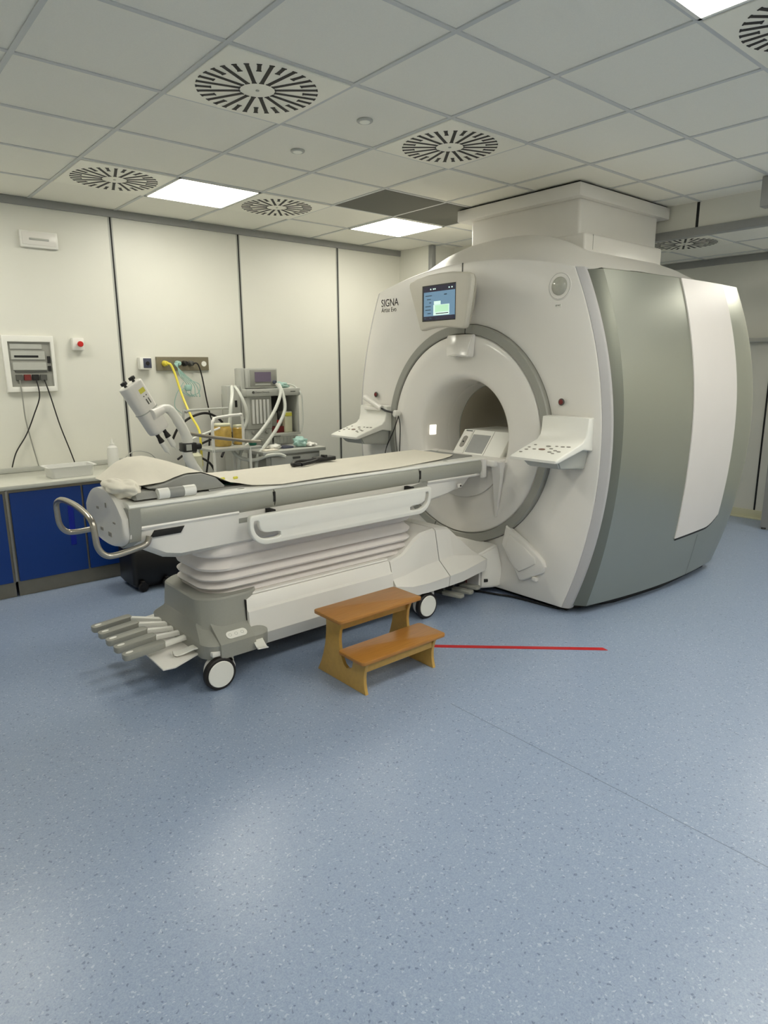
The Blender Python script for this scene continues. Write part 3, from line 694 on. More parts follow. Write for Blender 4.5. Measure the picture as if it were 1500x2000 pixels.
# handset on the far console
t = thing('intercom_handset', 'white tube handset with black cord clipped over the far console', 'handset', (3.34, 4.0, 1.23))
bm = B(); tube(bm, [(3.30, 4.10, 1.285), (3.30, 3.90, 1.205)], 0.022, 16, smooth=False); box(bm, 3.29, 3.9, 1.19, 3.37, 4.1, 1.215, 0.005); obj('grip', bm, 'white', t)
bm = B(); tube(bm, [(3.30, 3.905, 1.207), (3.31, 3.86, 1.19), (3.33, 3.80, 1.178)], 0.008, 8); obj('cord', bm, 'blackp', t)
bm = B(); cyl(bm, (3.375, 3.775, 1.17), (3.325, 3.785, 1.17), 0.026, 20, bev=0.006); obj('cord_boss', bm, 'whitebr', t)
bm = B(); tube(bm, [(3.34, 3.75, 1.15), (3.33, 3.80, 1.03), (3.31, 3.85, 0.92), (3.3, 3.87, 0.82)], 0.004, 6); tube(bm, [(3.34, 3.75, 1.155), (3.34, 3.73, 1.08), (3.335, 3.728, 0.95), (3.33, 3.73, 0.82)], 0.004, 6); obj('hanging_cable', bm, 'blackp', t)
# red bracket and cables behind the dock
bm = B(); box(bm, 3.20, 2.925, 0.0, 3.235, 2.965, 0.16, 0.004); tag(obj('dock_latch', bm, 'darkred'), 'dark red upright latch on the floor between table dock and scanner', 'latch')
bm = B(); tube(bm, [(3.25, 2.95, 0.012), (3.31, 2.78, 0.010), (3.37, 2.62, 0.010), (3.40, 2.40, 0.010), (3.42, 2.3, 0.010)], 0.007, 8); tag(obj('floor_cable', bm, 'blackp'), 'black cable lying on the floor along the scanner front edge', 'cable')

# ================================================================== PATIENT TABLE
YT = 3.105   # centre line of the table
tab = thing('patient_table', 'white and grey wheeled MRI patient table docked to the scanner', 'patient table', (2.1, YT, 0))
def xr(name, prof, x0, x1, m, both=True, bev=0.0, par=tab):
    """profile (half width, z) swept along x, mirrored to the other side"""
    for s in ((-1, 1) if both else (-1,)):
        bm = B(); prism(bm, [(YT+s*(p[0]-0.04), p[1]) for p in prof], 'x', x0, x1, bev); o = obj(name, bm, m, par)
    return o
# base: grey foot
def rring(x0, x1, hw, z, r):
    return [(p[0], p[1], z) for p in rrect(x0, YT-hw, x1, YT+hw, r, 8)]
def nose(x0, x1, hw, z, r, lift=0.0, bow=0.05):
    out = []
    for px, py, pz in rring(x0, x1, hw, z, r):
        u = min(1, abs(py-YT)/hw); fx = 1-sm((px-x0)/0.22)
        out.append((px-bow*(1-u*u)*fx, py, pz+lift*(1-sm(u*1.05))*fx))
    return out
bm = B(); loft(bm, [nose(1.29, 1.60, 0.32, 0.135, 0.05), nose(1.262, 1.60, 0.348, 0.148, 0.07), nose(1.255, 1.60, 0.352, 0.215, 0.07, 0.13, 0.045), nose(1.259, 1.60, 0.346, 0.224, 0.07, 0.13, 0.045), nose(1.288, 1.60, 0.286, 0.268, 0.09, 0.10, 0.045), nose(1.291, 1.60, 0.283, 0.278, 0.09, 0.09, 0.04), nose(1.300, 1.60, 0.268, 0.412, 0.10), nose(1.308, 1.60, 0.260, 0.420, 0.10)])
obj('base_end_cover', bm, 'grey', tab, smooth=24)
bm = B(); prism(bm, [(2.742, 0.150), (2.742, 0.222), (2.85, 0.300), (2.85, 0.150)], 'x', 1.31, 1.50, 0.005); obj('pedal_block', bm, 'grey', tab)
pf = [(p[0], p[1]) for p in rrect(0.0, 0.0, 0.11, 0.042, 0.02)]
Tl = Matrix.Translation((1.355, 2.757, 0.2345)) @ Matrix.Rotation(math.atan2(0.078, 0.108), 4, 'X')
bm = B(); prism(bm, pf, 'z', 0, 0.003, T=Tl); il = obj('indicator_label', bm, 'whitebr', tab)
for u in (0.02, 0.052, 0.085):
    bm = B(); loft(bm, [[(u+r*math.cos(2*PI*k/16), 0.021+r*math.sin(2*PI*k/16), 0.0036) for k in range(16)] for r in (0.0065, 0.0085)], cap=False)
    for q in bm.verts: q.co = Tl @ q.co
    obj('indicator_symbol', bm, 'greylt', il)
# base: white middle cover
prof = [(0.18, 0.395), (0.262, 0.395), (0.269, 0.388), (0.287, 0.335), (0.302, 0.325), (0.314, 0.20), (0.280, 0.125), (0.18, 0.125)]
bm = B(); prism(bm, [(YT-p[0], p[1]) for p in prof]+[(YT+p[0], p[1]) for p in reversed(prof)], 'x', 1.497, 2.452, 0.004); obj('base_side_cover', bm, 'white', tab, smooth=25)
bm = B(); loft(bm, [rring(1.49, 2.46, 0.258, 0.398, 0.02), rring(1.49, 2.46, 0.254, 0.406, 0.02)]); obj('base_top_tray', bm, 'white', tab)
for yy in (YT-0.309,):
    bm = B(); cyl(bm, (1.54, yy+0.004, 0.24), (1.54, yy-0.003, 0.24), 0.006, 12); obj('bolt', bm, 'greydk', tab)
bm = B(); box(bm, 1.492, YT-0.285, 0.13, 1.498, YT+0.285, 0.385); obj('cover_gap', bm, 'blackp', tab)
# base: dock cover
def dsec(x, hs):
    hs = [(w_-0.036, z) for w_, z in hs]
    L_ = [(-w_, z) for w_, z in hs]+[(w_, z) for w_, z in reversed(hs)]
    return [(x, YT+w_, z) for w_, z in L_]
secs = [dsec(2.455, [(0.36, 0.175), (0.365, 0.25), (0.335, 0.285), (0.31, 0.385), (0.30, 0.392)]),
        dsec(2.56, [(0.385, 0.17), (0.395, 0.232), (0.325, 0.288), (0.305, 0.405), (0.29, 0.415)]),
        dsec(2.68, [(0.40, 0.17), (0.408, 0.232), (0.318, 0.305), (0.285, 0.47), (0.265, 0.485)]),
        dsec(2.74, [(0.40, 0.17), (0.408, 0.234), (0.315, 0.312), (0.278, 0.495), (0.258, 0.508)]),
        dsec(2.862, [(0.40, 0.17), (0.408, 0.238), (0.310, 0.320), (0.270, 0.508), (0.25, 0.518)]),
        dsec(3.00, [(0.395, 0.172), (0.403, 0.243), (0.305, 0.325), (0.262, 0.490), (0.24, 0.50)]),
        dsec(3.235, [(0.37, 0.19), (0.377, 0.268), (0.32, 0.283), (0.262, 0.298), (0.24, 0.305)]),
        dsec(3.262, [(0.36, 0.20), (0.365, 0.262), (0.31, 0.273), (0.255, 0.285), (0.24, 0.29)])]
bm = B(); loft(bm, [[(x, YT+(p[1]-YT)*0.985, ZB+0.12+(p[2]-ZB-0.12)*0.985) for p in secs[4]] for x in (2.845, 2.885)]); obj('dock_gap', bm, 'black', tab)
bm = B(); loft(bm, secs[:5]); bmesh.ops.bevel(bm, geom=[e for e in bm.edges if e.calc_face_angle(0) > 0.3], offset=0.005, segments=2, affect='EDGES'); obj('dock_cover', bm, 'white', tab, smooth=14)
bm = B(); s2 = [[(p[0]+(0.006 if i == 0 else 0), p[1], p[2]) for p in s] for i, s in enumerate(secs[4:])]
loft(bm, s2); bmesh.ops.bevel(bm, geom=[e for e in bm.edges if e.calc_face_angle(0) > 0.3], offset=0.005, segments=2, affect='EDGES'); obj('dock_nose', bm, 'white', tab, smooth=14)
bm = B(); box(bm, 1.52, YT-0.24, 0.10, 3.15, YT+0.24, 0.2); obj('chassis', bm, 'blackp', tab)
# bellows
rings = []
zz = [0.408, 0.425, 0.448, 0.472, 0.497, 0.522, 0.548, 0.575, 0.60, 0.63, 0.66, 0.70]
nb = 5; z = 0.405
stk = []
for k in range(nb):
    h = [0.036, 0.042, 0.052, 0.072, 0.11][k]; ins = [0.028, 0.032, 0.034, 0.030, 0.022][k]
    stk += [(0.0, z), (0.004, z+h*0.18), (-0.012, z+h*0.42), (-ins, z+h*0.78), (-ins*0.8, z+h*0.95)]
    z += h
stk.append((-0.03, z+0.01))
for off, zq in stk:
    rings.append([(p[0], p[1], zq) for p in rrect(1.325-off, YT-0.225-off, 2.72+off, YT+0.225+off, 0.13, 10)])
bm = B(); loft(bm, rings); obj('bellows', bm, 'bellows', tab, smooth=60)
# underframe trough
tr = [[(x, YT+s*(w_-0.04), z) for s, w_, z in ((-1, w1, z1), (-1, w1-0.01, zb+0.03), (-1, w1-0.06, zb), (1, w1-0.06, zb), (1, w1-0.01, zb+0.03), (1, w1, z1))]
      for x, w1, z1, zb in ((0.985, 0.27, 0.80, 0.745), (1.05, 0.285, 0.815, 0.705), (1.13, 0.29, 0.82, 0.66), (1.2, 0.29, 0.82, 0.645), (2.6, 0.29, 0.83, 0.66), (2.95, 0.285, 0.83, 0.70), (3.12, 0.28, 0.84, 0.735), (3.20, 0.27, 0.845, 0.79))]
bm = B(); loft(bm, tr); bmesh.ops.bevel(bm, geom=[e for e in bm.edges if e.calc_face_angle(0) > 0.4], offset=0.01, segments=2, affect='EDGES'); obj('underframe', bm, 'white', tab, smooth=50)
# side rails: grey band and white top lip
band = [(0.26, 0.92), (0.285, 0.92), (0.297, 0.905), (0.302, 0.88), (0.300, 0.85), (0.292, 0.832), (0.26, 0.83)]
for xa, xb in ((0.985, 1.695), (1.703, 2.700), (2.708, 3.275)): xr('rail_band', band, xa, xb, 'greyrail')
xr('rail_lip', [(0.22, 0.915), (0.293, 0.915), (0.297, 0.921), (0.290, 0.932), (0.27, 0.937), (0.22, 0.937)], 0.975, 3.30, 'whitebr')
low = [(0.26, 0.832), (0.293, 0.832), (0.297, 0.825), (0.292, 0.815), (0.26, 0.812)]
xr('rail_lower_lip', low, 0.985, 1.50, 'white'); xr('rail_lower_lip', low, 2.78, 3.22, 'white')
for xx in (1.69, 2.70):
    bm = B()
    for s in (-1, 1): box(bm, xx, YT+s*0.260-0.005, 0.855, xx+0.012, YT+s*0.260+0.005, 0.905)
    obj('rail_joint', bm, 'black', tab)
xr('guard_track', [(0.27, 0.832), (0.288, 0.832), (0.288, 0.77), (0.27, 0.77)], 1.50, 2.78, 'grey')
for s, sgn in ((-1, 'near'), (1, 'far')):
    xs = [(1.08, 0.805), (1.22, 0.805), (1.20, 0.775), (1.06, 0.775)]
    bm = B(); prism(bm, xs, 'y', YT+s*0.235, YT+s*0.2555, 0.002); obj('release_slot', bm, 'black', tab)
bm = B(); box(bm, 3.05, YT-0.258, 0.758, 3.08, YT-0.240, 0.785, 0.006); cyl(bm, (3.065, YT-0.256, 0.771), (3.065, YT-0.262, 0.771), 0.006, 12, mi=1); obj('latch_button', bm, ['white', 'black'], tab)
bm = B(); box(bm, 3.262, YT-0.272, 0.80, 3.30, YT-0.24, 0.925, 0.008); obj('rail_end_cap', bm, 'white', tab)
# table top
bm = B(); box(bm, 0.98, YT-0.245, 0.815, 3.29, YT+0.245, 0.93, 0.004); obj('table_deck', bm, 'whitebr', tab)
for x in (1.53, 2.955):
    bm = B(); loft(bm, [[(x+0.02*math.cos(2*PI*k/16), YT-0.228+0.006*math.sin(2*PI*k/16), z) for k in range(16)] for z in (0.934, 0.9378)]); obj('position_mark', bm, 'grey', tab)
bm = B(); loft(bm, [[(x, YT+s, z) for s, z in ((-0.205, 0.93), (-0.19, 0.945), (-0.12, 0.943), (0.12, 0.943), (0.19, 0.945), (0.205, 0.93))] for x in (1.38, 3.24)]); obj('cradle_mattress', bm, 'foam', tab)
# end cap
def endsec(x, k, z0=0.70):
    o_ = []
    for q in range(33):
        u = q/32*2-1; zt = 0.978-0.10*abs(u)**2.6*1.05-(1-k)*0.02
        o_.append((x, YT+0.01+u*0.262*k, zt))
    for q in range(17):
        a = PI*q/16; o_.append((x, YT+0.01+0.262*k*math.cos(a), z0+0.09-0.09*math.sin(a)))
    return o_
bm = B(); loft(bm, [endsec(1.03, 0.93, 0.72), endsec(0.975, 1.0, 0.71), endsec(0.955, 0.985, 0.715), endsec(0.945, 0.94, 0.725)]); ec = obj('end_cap', bm, 'white', tab, smooth=40)
bm = B(); loft(bm, [[(x, YT+s*w_, z) for s, w_, z in ((-1, 0.262, 0.915), (-1, 0.264, 0.84), (-1, 0.24, 0.765), (-1, 0.15, 0.72), (1, 0.15, 0.72), (1, 0.24, 0.765), (1, 0.264, 0.84), (1, 0.262, 0.915))] for x in (0.968, 1.02)]); obj('end_bumper', bm, 'grey', tab)
for y0, y1, z0, z1 in ((3.17, 3.20, 0.872, 0.884), (3.06, 3.072, 0.895, 0.918), (3.13, 3.165, 0.775, 0.79), (3.02, 3.06, 0.765, 0.785), (2.955, 2.985, 0.835, 0.843)):
    bm = B(); box(bm, 0.9425, y0, z0, 0.950, y1, z1, 0.001, 1); obj('cap_slot', bm, 'btn', ec)
# push handle
hp_ = [(1.05, 2.845, 0.785), (1.035, 2.842, 0.755), (0.99, 2.84, 0.742), (0.90, 2.84, 0.728), (0.855, 2.842, 0.735), (0.828, 2.845, 0.775), (0.822, 2.848, 0.84), (0.820, 2.86, 0.882),
       (0.82, 2.93, 0.905), (0.82, 3.05, 0.919), (0.82, 3.145, 0.922), (0.82, 3.25, 0.919), (0.82, 3.33, 0.908), (0.820, 3.395, 0.882), (0.822, 3.41, 0.84), (0.828, 3.412, 0.775), (0.855, 3.412, 0.735), (0.90, 3.40, 0.728), (1.0, 3.36, 0.742)]
bm = B(); tube(bm, hp_, 0.0135, 14, n=5); obj('push_handle', bm, 'steel', tab)
# side guard with two curved hand slots
def guard_plate():
    X0, X1, Z0, Z1 = 1.51, 2.73, 0.662, 0.818
    def arc(cx, cz, r, a0, a1, n=8): return [(cx+r*math.cos(math.radians(a0+(a1-a0)*k/n)), cz+r*math.sin(math.radians(a0+(a1-a0)*k/n))) for k in range(n+1)]
    outer = arc(X0+0.02, Z1-0.02, 0.02, 90, 180, 4)+arc(X0+0.10, Z0+0.10, 0.10, 180, 270, 10)+arc(X1-0.10, Z0+0.10, 0.10, 270, 360, 10)+arc(X1-0.02, Z1-0.02, 0.02, 0, 90, 4)
    def jslot(mir):
        c = [(1.548, 0.788), (1.548, 0.765), (1.553, 0.742), (1.567, 0.722), (1.59, 0.710), (1.62, 0.706), (1.68, 0.706)]
        c = [tuple(p) for p in [(v.x, v.y) for v in spline([(a, b, 0) for a, b in c], 4)]]
        r = 0.015; Lh = []; Rh = []
        for i, p in enumerate(c):
            q0 = c[max(i-1, 0)]; q1 = c[min(i+1, len(c)-1)]; dx, dz = q1[0]-q0[0], q1[1]-q0[1]; L_ = math.hypot(dx, dz)
            rr = r*min(1, 0.55+0.3*min(i, len(c)-1-i))
            Lh.append((p[0]-dz/L_*rr, p[1]+dx/L_*rr)); Rh.append((p[0]+dz/L_*rr, p[1]-dx/L_*rr))
        poly = Lh+Rh[::-1]
        return [(X0+X1-a, b) for a, b in poly] if mir else poly
    return outer, [jslot(False), jslot(True)]
og, hg = guard_plate()
for s in (-1, 1):
    bm = plate(og, hg, 0.03, 0.006, lambda u, v, w_, s=s: (u, YT+s*0.322+w_, v)); g = obj('side_guard', bm, 'whitebr', tab, smooth=45)
    for xx in (1.66, 2.60):
        bm = B(); box(bm, xx-0.012, YT+s*0.245 if s > 0 else YT-0.31, 0.74, xx+0.012, YT+0.31 if s > 0 else YT-0.245, 0.825); obj('guard_arm', bm, 'black', g)
# castors
def castor(x, y, s):
    bm = B(); cyl(bm, (x, y-0.018, 0.08), (x, y+0.018, 0.08), 0.08, 40, bev=0.006); wh = obj('wheel', bm, 'rubber', tab)
    bm = B(); cyl(bm, (x, y-0.021, 0.08), (x, y+0.021, 0.08), 0.066, 40, bev=0.003); obj('hub', bm, 'whitebr', wh)
    bm = B(); box(bm, x+0.02, min(y+s*0.022, y+s*0.05), 0.06, x+0.092, max(y+s*0.022, y+s*0.05), 0.185, 0.008); box(bm, x-0.03, min(y, y+s*0.05), 0.165, x+0.09, max(y, y+s*0.05), 0.19, 0.004); cyl(bm, (x+0.02, y+s*0.06, 0.08), (x+0.02, y+s*0.022, 0.08), 0.076, 32); obj('castor_fork', bm, 'white', wh)
castor(1.30, 2.755, 1); castor(2.69, 2.765, 1); castor(1.345, 3.39, -1); castor(2.69, 3.42, -1)
# foot pedals
for k, yy in enumerate((3.425, 3.315, 3.200, 3.088, 2.975)):
    ang = math.radians(0); x0 = 0.928
    T = Matrix.Translation((x0, yy, 0.19)) @ Matrix.Rotation(math.radians(3), 4, 'Z') @ Matrix.Rotation(math.radians(-3), 4, 'Y')
    bm = B(); prism(bm, rrect(0, -0.029, 0.205, 0.029, 0.020, 5), 'z', -0.008, 0.022, 0.003, 2, T=T); pd_ = obj('foot_pedal', bm, 'grey', tab, smooth=30)
    bm = B(); loft(bm, [[(0.033+0.018*math.cos(2*PI*q/18), 0.011*math.sin(2*PI*q/18), h) for q in range(18)] for h in (0.021, 0.0235)])
    for q in bm.verts: q.co = T @ q.co
    obj('pedal_mark', bm, 'whitebr', pd_)
    bm = B(); a = Vector((1.125, yy, 0.195)); b_ = Vector((1.27, YT+(yy-YT)*0.62-0.03, 0.21)); d = b_-a; L_ = d.length
    T2 = Matrix.Translation(a) @ Matrix.Rotation(math.atan2(d.y, d.x), 4, 'Z')
    box(bm, 0, -0.014, 0, L_, 0.014, 0.022, 0.003, T=T2); obj('pedal_arm', bm, 'whitebr', pd_)
bm = B(); prism(bm, [(1.045, 2.80), (1.06, 3.40), (1.26, 3.36), (1.29, 2.88), (1.10, 2.79)], 'z', 0.155, 0.163, 0.002); obj('pedal_guard_plate', bm, 'white', tab)
for (x, y, rz) in ((1.225, 3.43, 2.6), (1.205, 2.885, 2.9), (1.51, 2.735, 4.5)):
    T = Matrix.Translation((x, y, 0.17)) @ Matrix.Rotation(rz, 4, 'Z')
    bm = B(); loft(bm, [[(u, -0.025, h+0.006), (u, 0.025, h+0.006), (u, 0.025, h), (u, -0.025, h)] for u, h in ((-0.05, 0.02), (-0.02, 0.018), (0.0, 0.012), (0.03, 0.004), (0.055, 0.002), (0.068, 0.008))])
    for q in bm.verts: q.co = T @ q.co
    obj('brake_pedal', bm, 'whitebr', tab)
for k, (x, y) in enumerate(((2.93, 2.86), (3.03, 2.87), (3.13, 2.90))):
    T = Matrix.Translation((x, y, 0.075)) @ Matrix.Rotation(math.radians(-75), 4, 'Z')
    bm = B(); prism(bm, rrect(0, -0.028, 0.15, 0.028, 0.02, 5), 'z', 0, 0.02, 0.004, 2, T=T); pd_ = obj('foot_pedal', bm, 'grey', tab)
    bm = B(); box(bm, -0.06, -0.012, 0.0, 0.01, 0.012, 0.08, T=T); obj('pedal_arm', bm, 'greydk', pd_)

# ------------------------------------------------------------------ things on the table
# lower cushion, strap roll, wedge, paper, crumpled cover, headphones
bm = B()
loft(bm, [[(x, y, z) for y, z in ((2.875, 0.9465), (2.885, zt-0.012), (2.90, zt), (3.30, zt), (3.31, 0.9465))] for x, zt in ((1.01, 0.955), (1.022, 0.972), (1.10, 0.975), (1.125, 0.968), (1.135, 0.95))])
bmesh.ops.bevel(bm, geom=[e for e in bm.edges if e.calc_face_angle(0) > 0.5], offset=0.006, segments=2, affect='EDGES')
tag(obj('head_cushion', bm, 'foam'), 'grey padded block under the wedge pillow at the table foot end', 'cushion')
t = thing('strap_roll', 'rolled white strap with grey middle lying under the wedge pillow', 'strap', (1.2, 2.905, 0.938))
bm = B(); tube(bm, [(1.115, 2.878, 0.962), (1.165, 2.878, 0.962)], 0.025, 18, smooth=False); obj('white_band', bm, 'whitebr', t)
bm = B(); tube(bm, [(1.165, 2.878, 0.962), (1.235, 2.878, 0.962)], 0.0245, 18, smooth=False); obj('grey_band', bm, 'foam', t)
bm = B(); tube(bm, [(1.235, 2.878, 0.962), (1.292, 2.878, 0.962)], 0.025, 18, smooth=False); obj('white_band', bm, 'whitebr', t)
bm = B(); wp = [(1.09, 0.986), (1.17, 0.997), (1.22, 1.012), (1.28, 1.026), (1.36, 1.024), (1.42, 1.0), (1.465, 0.956), (1.462, 0.946), (1.30, 0.9465), (1.14, 0.9765)]
prism(bm, wp, 'y', 2.915, 3.35, 0.005, 2); tag(obj('wedge_pillow', bm, 'foam'), 'grey wedge pillow under white paper at the free end of the table', 'pillow')
def paper_z(x, y):
    v = (y-2.95)/0.42
    hill = interp(x, [0.97, 1.04, 1.10, 1.16, 1.24, 1.30, 1.38, 1.46, 1.52, 1.60, 1.75], [0.99, 1.022, 1.055, 1.076, 1.078, 1.062, 1.03, 0.992, 0.966, 0.953, 0.951])
    near = interp(x, [0.97, 1.04, 1.10, 1.17, 1.22, 1.28, 1.36, 1.44, 1.50, 1.60, 1.75], [0.985, 0.993, 1.000, 1.004, 1.020, 1.032, 1.03, 0.998, 0.967, 0.952, 0.950])
    f = sm(v*1.6)
    z = near+(hill-near)*f
    z += 0.0015*math.sin(9*x+3*y)
    if x > 1.7: z = 0.950+0.002*math.sin(6*x+2)+0.001*math.sin(30*y)
    return z
bm = B(); NXp, NYp = 120, 26; rows = []
for i in range(NXp+1):
    x = 0.985+(3.13-0.985)*i/NXp
    yn = interp(x, [0.98, 1.1, 1.2, 1.4, 1.5, 1.6, 1.75, 2.1, 2.5, 2.95, 3.05, 3.13], [3.01, 2.945, 2.935, 2.945, 2.93, 2.875, 2.835, 2.845, 2.855, 2.90, 2.93, 2.98])
    yf = interp(x, [0.98, 1.1, 1.5, 3.13], [3.31, 3.37, 3.355, 3.35])
    row = []
    for j in range(NYp+1):
        y = yn+(yf-yn)*j/NYp
        z = paper_z(x, y)
        if x > 1.55 and y < 2.915: z -= (2.915-y)*0.10
        row.append((x, y, z))
    rows.append(row)
loft(bm, [r+[(p[0], p[1], p[2]-0.0015) for p in reversed(r)] for r in rows])
tag(obj('paper_sheet', bm, 'paper', smooth=60), 'long white paper sheet draped along the patient table and over the wedge pillow', 'paper sheet')
bm = B(); bmesh.ops.create_icosphere(bm, subdivisions=5, radius=1)
from mathutils import noise as mn
for v in bm.verts:
    p = v.co.copy(); n = mn.noise(p*1.6+Vector((3, 1, 2)))*0.45+mn.noise(p*3.2)*0.07
    p = p*(1+n); v.co = Vector((1.005+p.x*0.062, 3.02+p.y*0.145, 0.985+p.z*0.042))
tag(obj('crumpled_cover', bm, 'paper', smooth=80), 'crumpled off-white disposable cover bunched on the end cap of the table', 'cover')
bm = B(); box(bm, 1.44, 2.98, 0.9465, 1.62, 3.34, 0.9495, 0.001, 1); tag(obj('teal_pad', bm, 'teal'), 'dark green pad peeking out under the paper beside the wedge pillow', 'pad')
t = thing('earplug_pair', 'two tiny yellow foam earplugs on the paper past the wedge pillow', 'earplugs', (1.55, 3.04, 0.955))
for x, y in ((1.52, 3.045), (1.585, 3.03)):
    bm = B(); cyl(bm, (x-0.012, y, 0.966), (x+0.012, y+0.004, 0.966), 0.007, 12, bev=0.002); obj('earplug', bm, 'ylabel', t)
t = thing('strap_buckle', 'black folded strap with clip lying on the white paper sheet', 'strap', (2.2, 3.24, 0.953))
bm = B(); tube(bm, [(2.09, 3.19, 0.968), (2.06, 3.21, 0.966), (2.07, 3.25, 0.966), (2.13, 3.29, 0.972), (2.22, 3.30, 0.968), (2.28, 3.30, 0.970)], [0.011, 0.013, 0.012, 0.010, 0.011, 0.012], 10)
tube(bm, [(2.09, 3.19, 0.966), (2.14, 3.21, 0.968), (2.20, 3.24, 0.966), (2.27, 3.28, 0.968)], 0.011, 10); obj('strap_loop', bm, 'blackp', t)
bm = B(); box(bm, 2.26, 3.27, 0.957, 2.40, 3.335, 0.982, 0.006); box(bm, 2.31, 3.27, 0.975, 2.335, 3.31, 0.995, 0.003)
obj('clip', bm, 'blackp', t)

# ================================================================== STEP STOOL
st = thing('step_stool', 'varnished wooden two-tread step stool on the blue floor beside the table', 'step stool', (2.0, 2.36, 0))
def arcpt(p0, p1, bul, n=6):
    o_ = []
    for k in range(n+1):
        t_ = k/n; x = p0[0]+(p1[0]-p0[0])*t_; z = p0[1]+(p1[1]-p0[1])*t_
        dx, dz = p1[0]-p0[0], p1[1]-p0[1]; L_ = math.hypot(dx, dz); s = 4*bul*t_*(1-t_)
        o_.append((x-dz/L_*s, z+dx/L_*s))
    return o_
# outline in (y, z); front is -y
side = [(2.235, 0.0)]+arcpt((2.235, 0.0), (2.225, 0.165), -0.018)[1:]+[(2.365, 0.165), (2.375, 0.12), (2.405, 0.10), (2.43, 0.13)]+arcpt((2.44, 0.17), (2.385, 0.337), -0.02)[0:]+[(2.545, 0.337)]+arcpt((2.545, 0.337), (2.625, 0.0), -0.030)[1:]
hole = [(2.385+0.021*math.cos(2*PI*k/16), 0.135+0.024*math.sin(2*PI*k/16)) for k in range(16)]
side = [(2.235, 0.0)]+arcpt((2.235, 0.0), (2.225, 0.165), -0.018)[1:]+[(2.332, 0.165), (2.330, 0.135), (2.338, 0.108), (2.356, 0.092), (2.380, 0.088), (2.402, 0.100), (2.420, 0.130), (2.434, 0.175), (2.438, 0.215), (2.432, 0.26), (2.416, 0.30), (2.385, 0.337), (2.545, 0.337)]+arcpt((2.545, 0.337), (2.625, 0.0), -0.030)[1:]
for x in (1.79, 2.235):
    bm = plate(side, [], 0.018, 0.0015, lambda u, v, w_, x=x: (x+w_, u, v)); obj('side_panel', bm, 'woodl', st)
bm = B(); prism(bm, rrect(1.715, 2.335, 2.245, 2.560, 0.02, 4), 'z', 0.338, 0.356, 0.004, 2); obj('upper_tread', bm, 'wood', st)
bm = B(); prism(bm, rrect(1.745, 2.205, 2.290, 2.405, 0.02, 4), 'z', 0.166, 0.184, 0.004, 2); obj('lower_tread', bm, 'wood', st)
bm = B(); box(bm, 1.799, 2.44, 0.262, 2.226, 2.455, 0.338, 0.001, 1); obj('upper_apron', bm, 'woodl', st)
bm = B(); box(bm, 1.799, 2.245, 0.11, 2.226, 2.258, 0.166, 0.001, 1); obj('lower_apron', bm, 'woodl', st)
# red tape
a = Vector((2.30, 2.545, 0)); b_ = Vector((3.105, 1.775, 0)); d = (b_-a).normalized(); n = Vector((-d.y, d.x, 0))*0.017
bm = B(); prism(bm, [(p.x, p.y) for p in (a-n, b_-n, b_+n*1.0-d*0.02, a+n)], 'z', 0.0004, 0.0016)
tag(obj('floor_tape', bm, 'redtape'), 'red adhesive tape line on the floor between stool and scanner', 'floor tape')

# ================================================================== CABINETS along the back wall
CY = 4.88
def cabinet(x0, x1, label, doors, handle_side):
    t = thing('base_cabinet', label, 'cabinet', (x0, CY+0.3, 0), 'blue base cabinets')
    bm = B(); box(bm, x0, CY+0.004, 0.10, x1, 5.46, 0.735); obj('carcass', bm, 'plinth', t)
    bm = B(); box(bm, x0+0.002, CY+0.012, 0.0, x1-0.002, CY+0.03, 0.105); obj('plinth_panel', bm, 'plinth', t)
    for (d0, d1), hs in zip(doors, handle_side):
        bm = B(); box(bm, d0, CY-0.014, 0.108, d1, CY+0.004, 0.715, 0.0015, 1); dr = obj('door', bm, 'blue', t)
        hx = d1-0.10 if hs > 0 else d0+0.06
        bm = B(); box(bm, hx, CY-0.0165, 0.30, hx+0.038, CY-0.012, 0.585, 0.002, 1); obj('recessed_handle', bm, 'bluedk', dr)
    return t
cabinet(0.885, 1.815, 'blue two-door base cabinet beside the free end of the table', ((0.895, 1.342), (1.358, 1.805)), (1, -1))
cabinet(-0.06, 0.872, 'blue base cabinet cut by the left edge of the photo', ((-0.05, 0.40), (0.41, 0.855)), (1, -1))
bm = B(); box(bm, 0.872, CY-0.006, 0.108, 0.885, CY+0.02, 0.73); tag(obj('filler_strip', bm, 'steel'), 'narrow steel strip between the two blue cabinets', 'filler strip')
t = thing('worktop', 'pale laminate worktop with upstand on the blue cabinets', 'worktop', (0.5, 5.15, 0.735))
bm = B(); box(bm, -0.1, 4.855, 0.737, 1.985, 5.478, 0.765, 0.003); obj('top', bm, 'counter', t)
bm = B(); box(bm, -0.1, 5.462, 0.766, 1.93, 5.479, 0.802, 0.002); obj('upstand', bm, 'greylt', t)
# translucent tray
tr_ = thing('plastic_tray', 'translucent white plastic tray on the worktop', 'tray', (1.25, 5.02, 0.765))
bm = B()
loft(bm, [[(p[0], p[1], z) for p in rrect(1.19-o_, 4.96-o_*0.6, 1.47+o_, 5.14+o_*0.6, 0.03)] for o_, z in ((0, 0.766), (0.004, 0.80), (0.01, 0.838), (0.028, 0.84), (0.028, 0.844), (0.008, 0.843), (0.0, 0.80), (-0.004, 0.770))], cap=True)
obj('tray_body', bm, 'clearb', tr_)
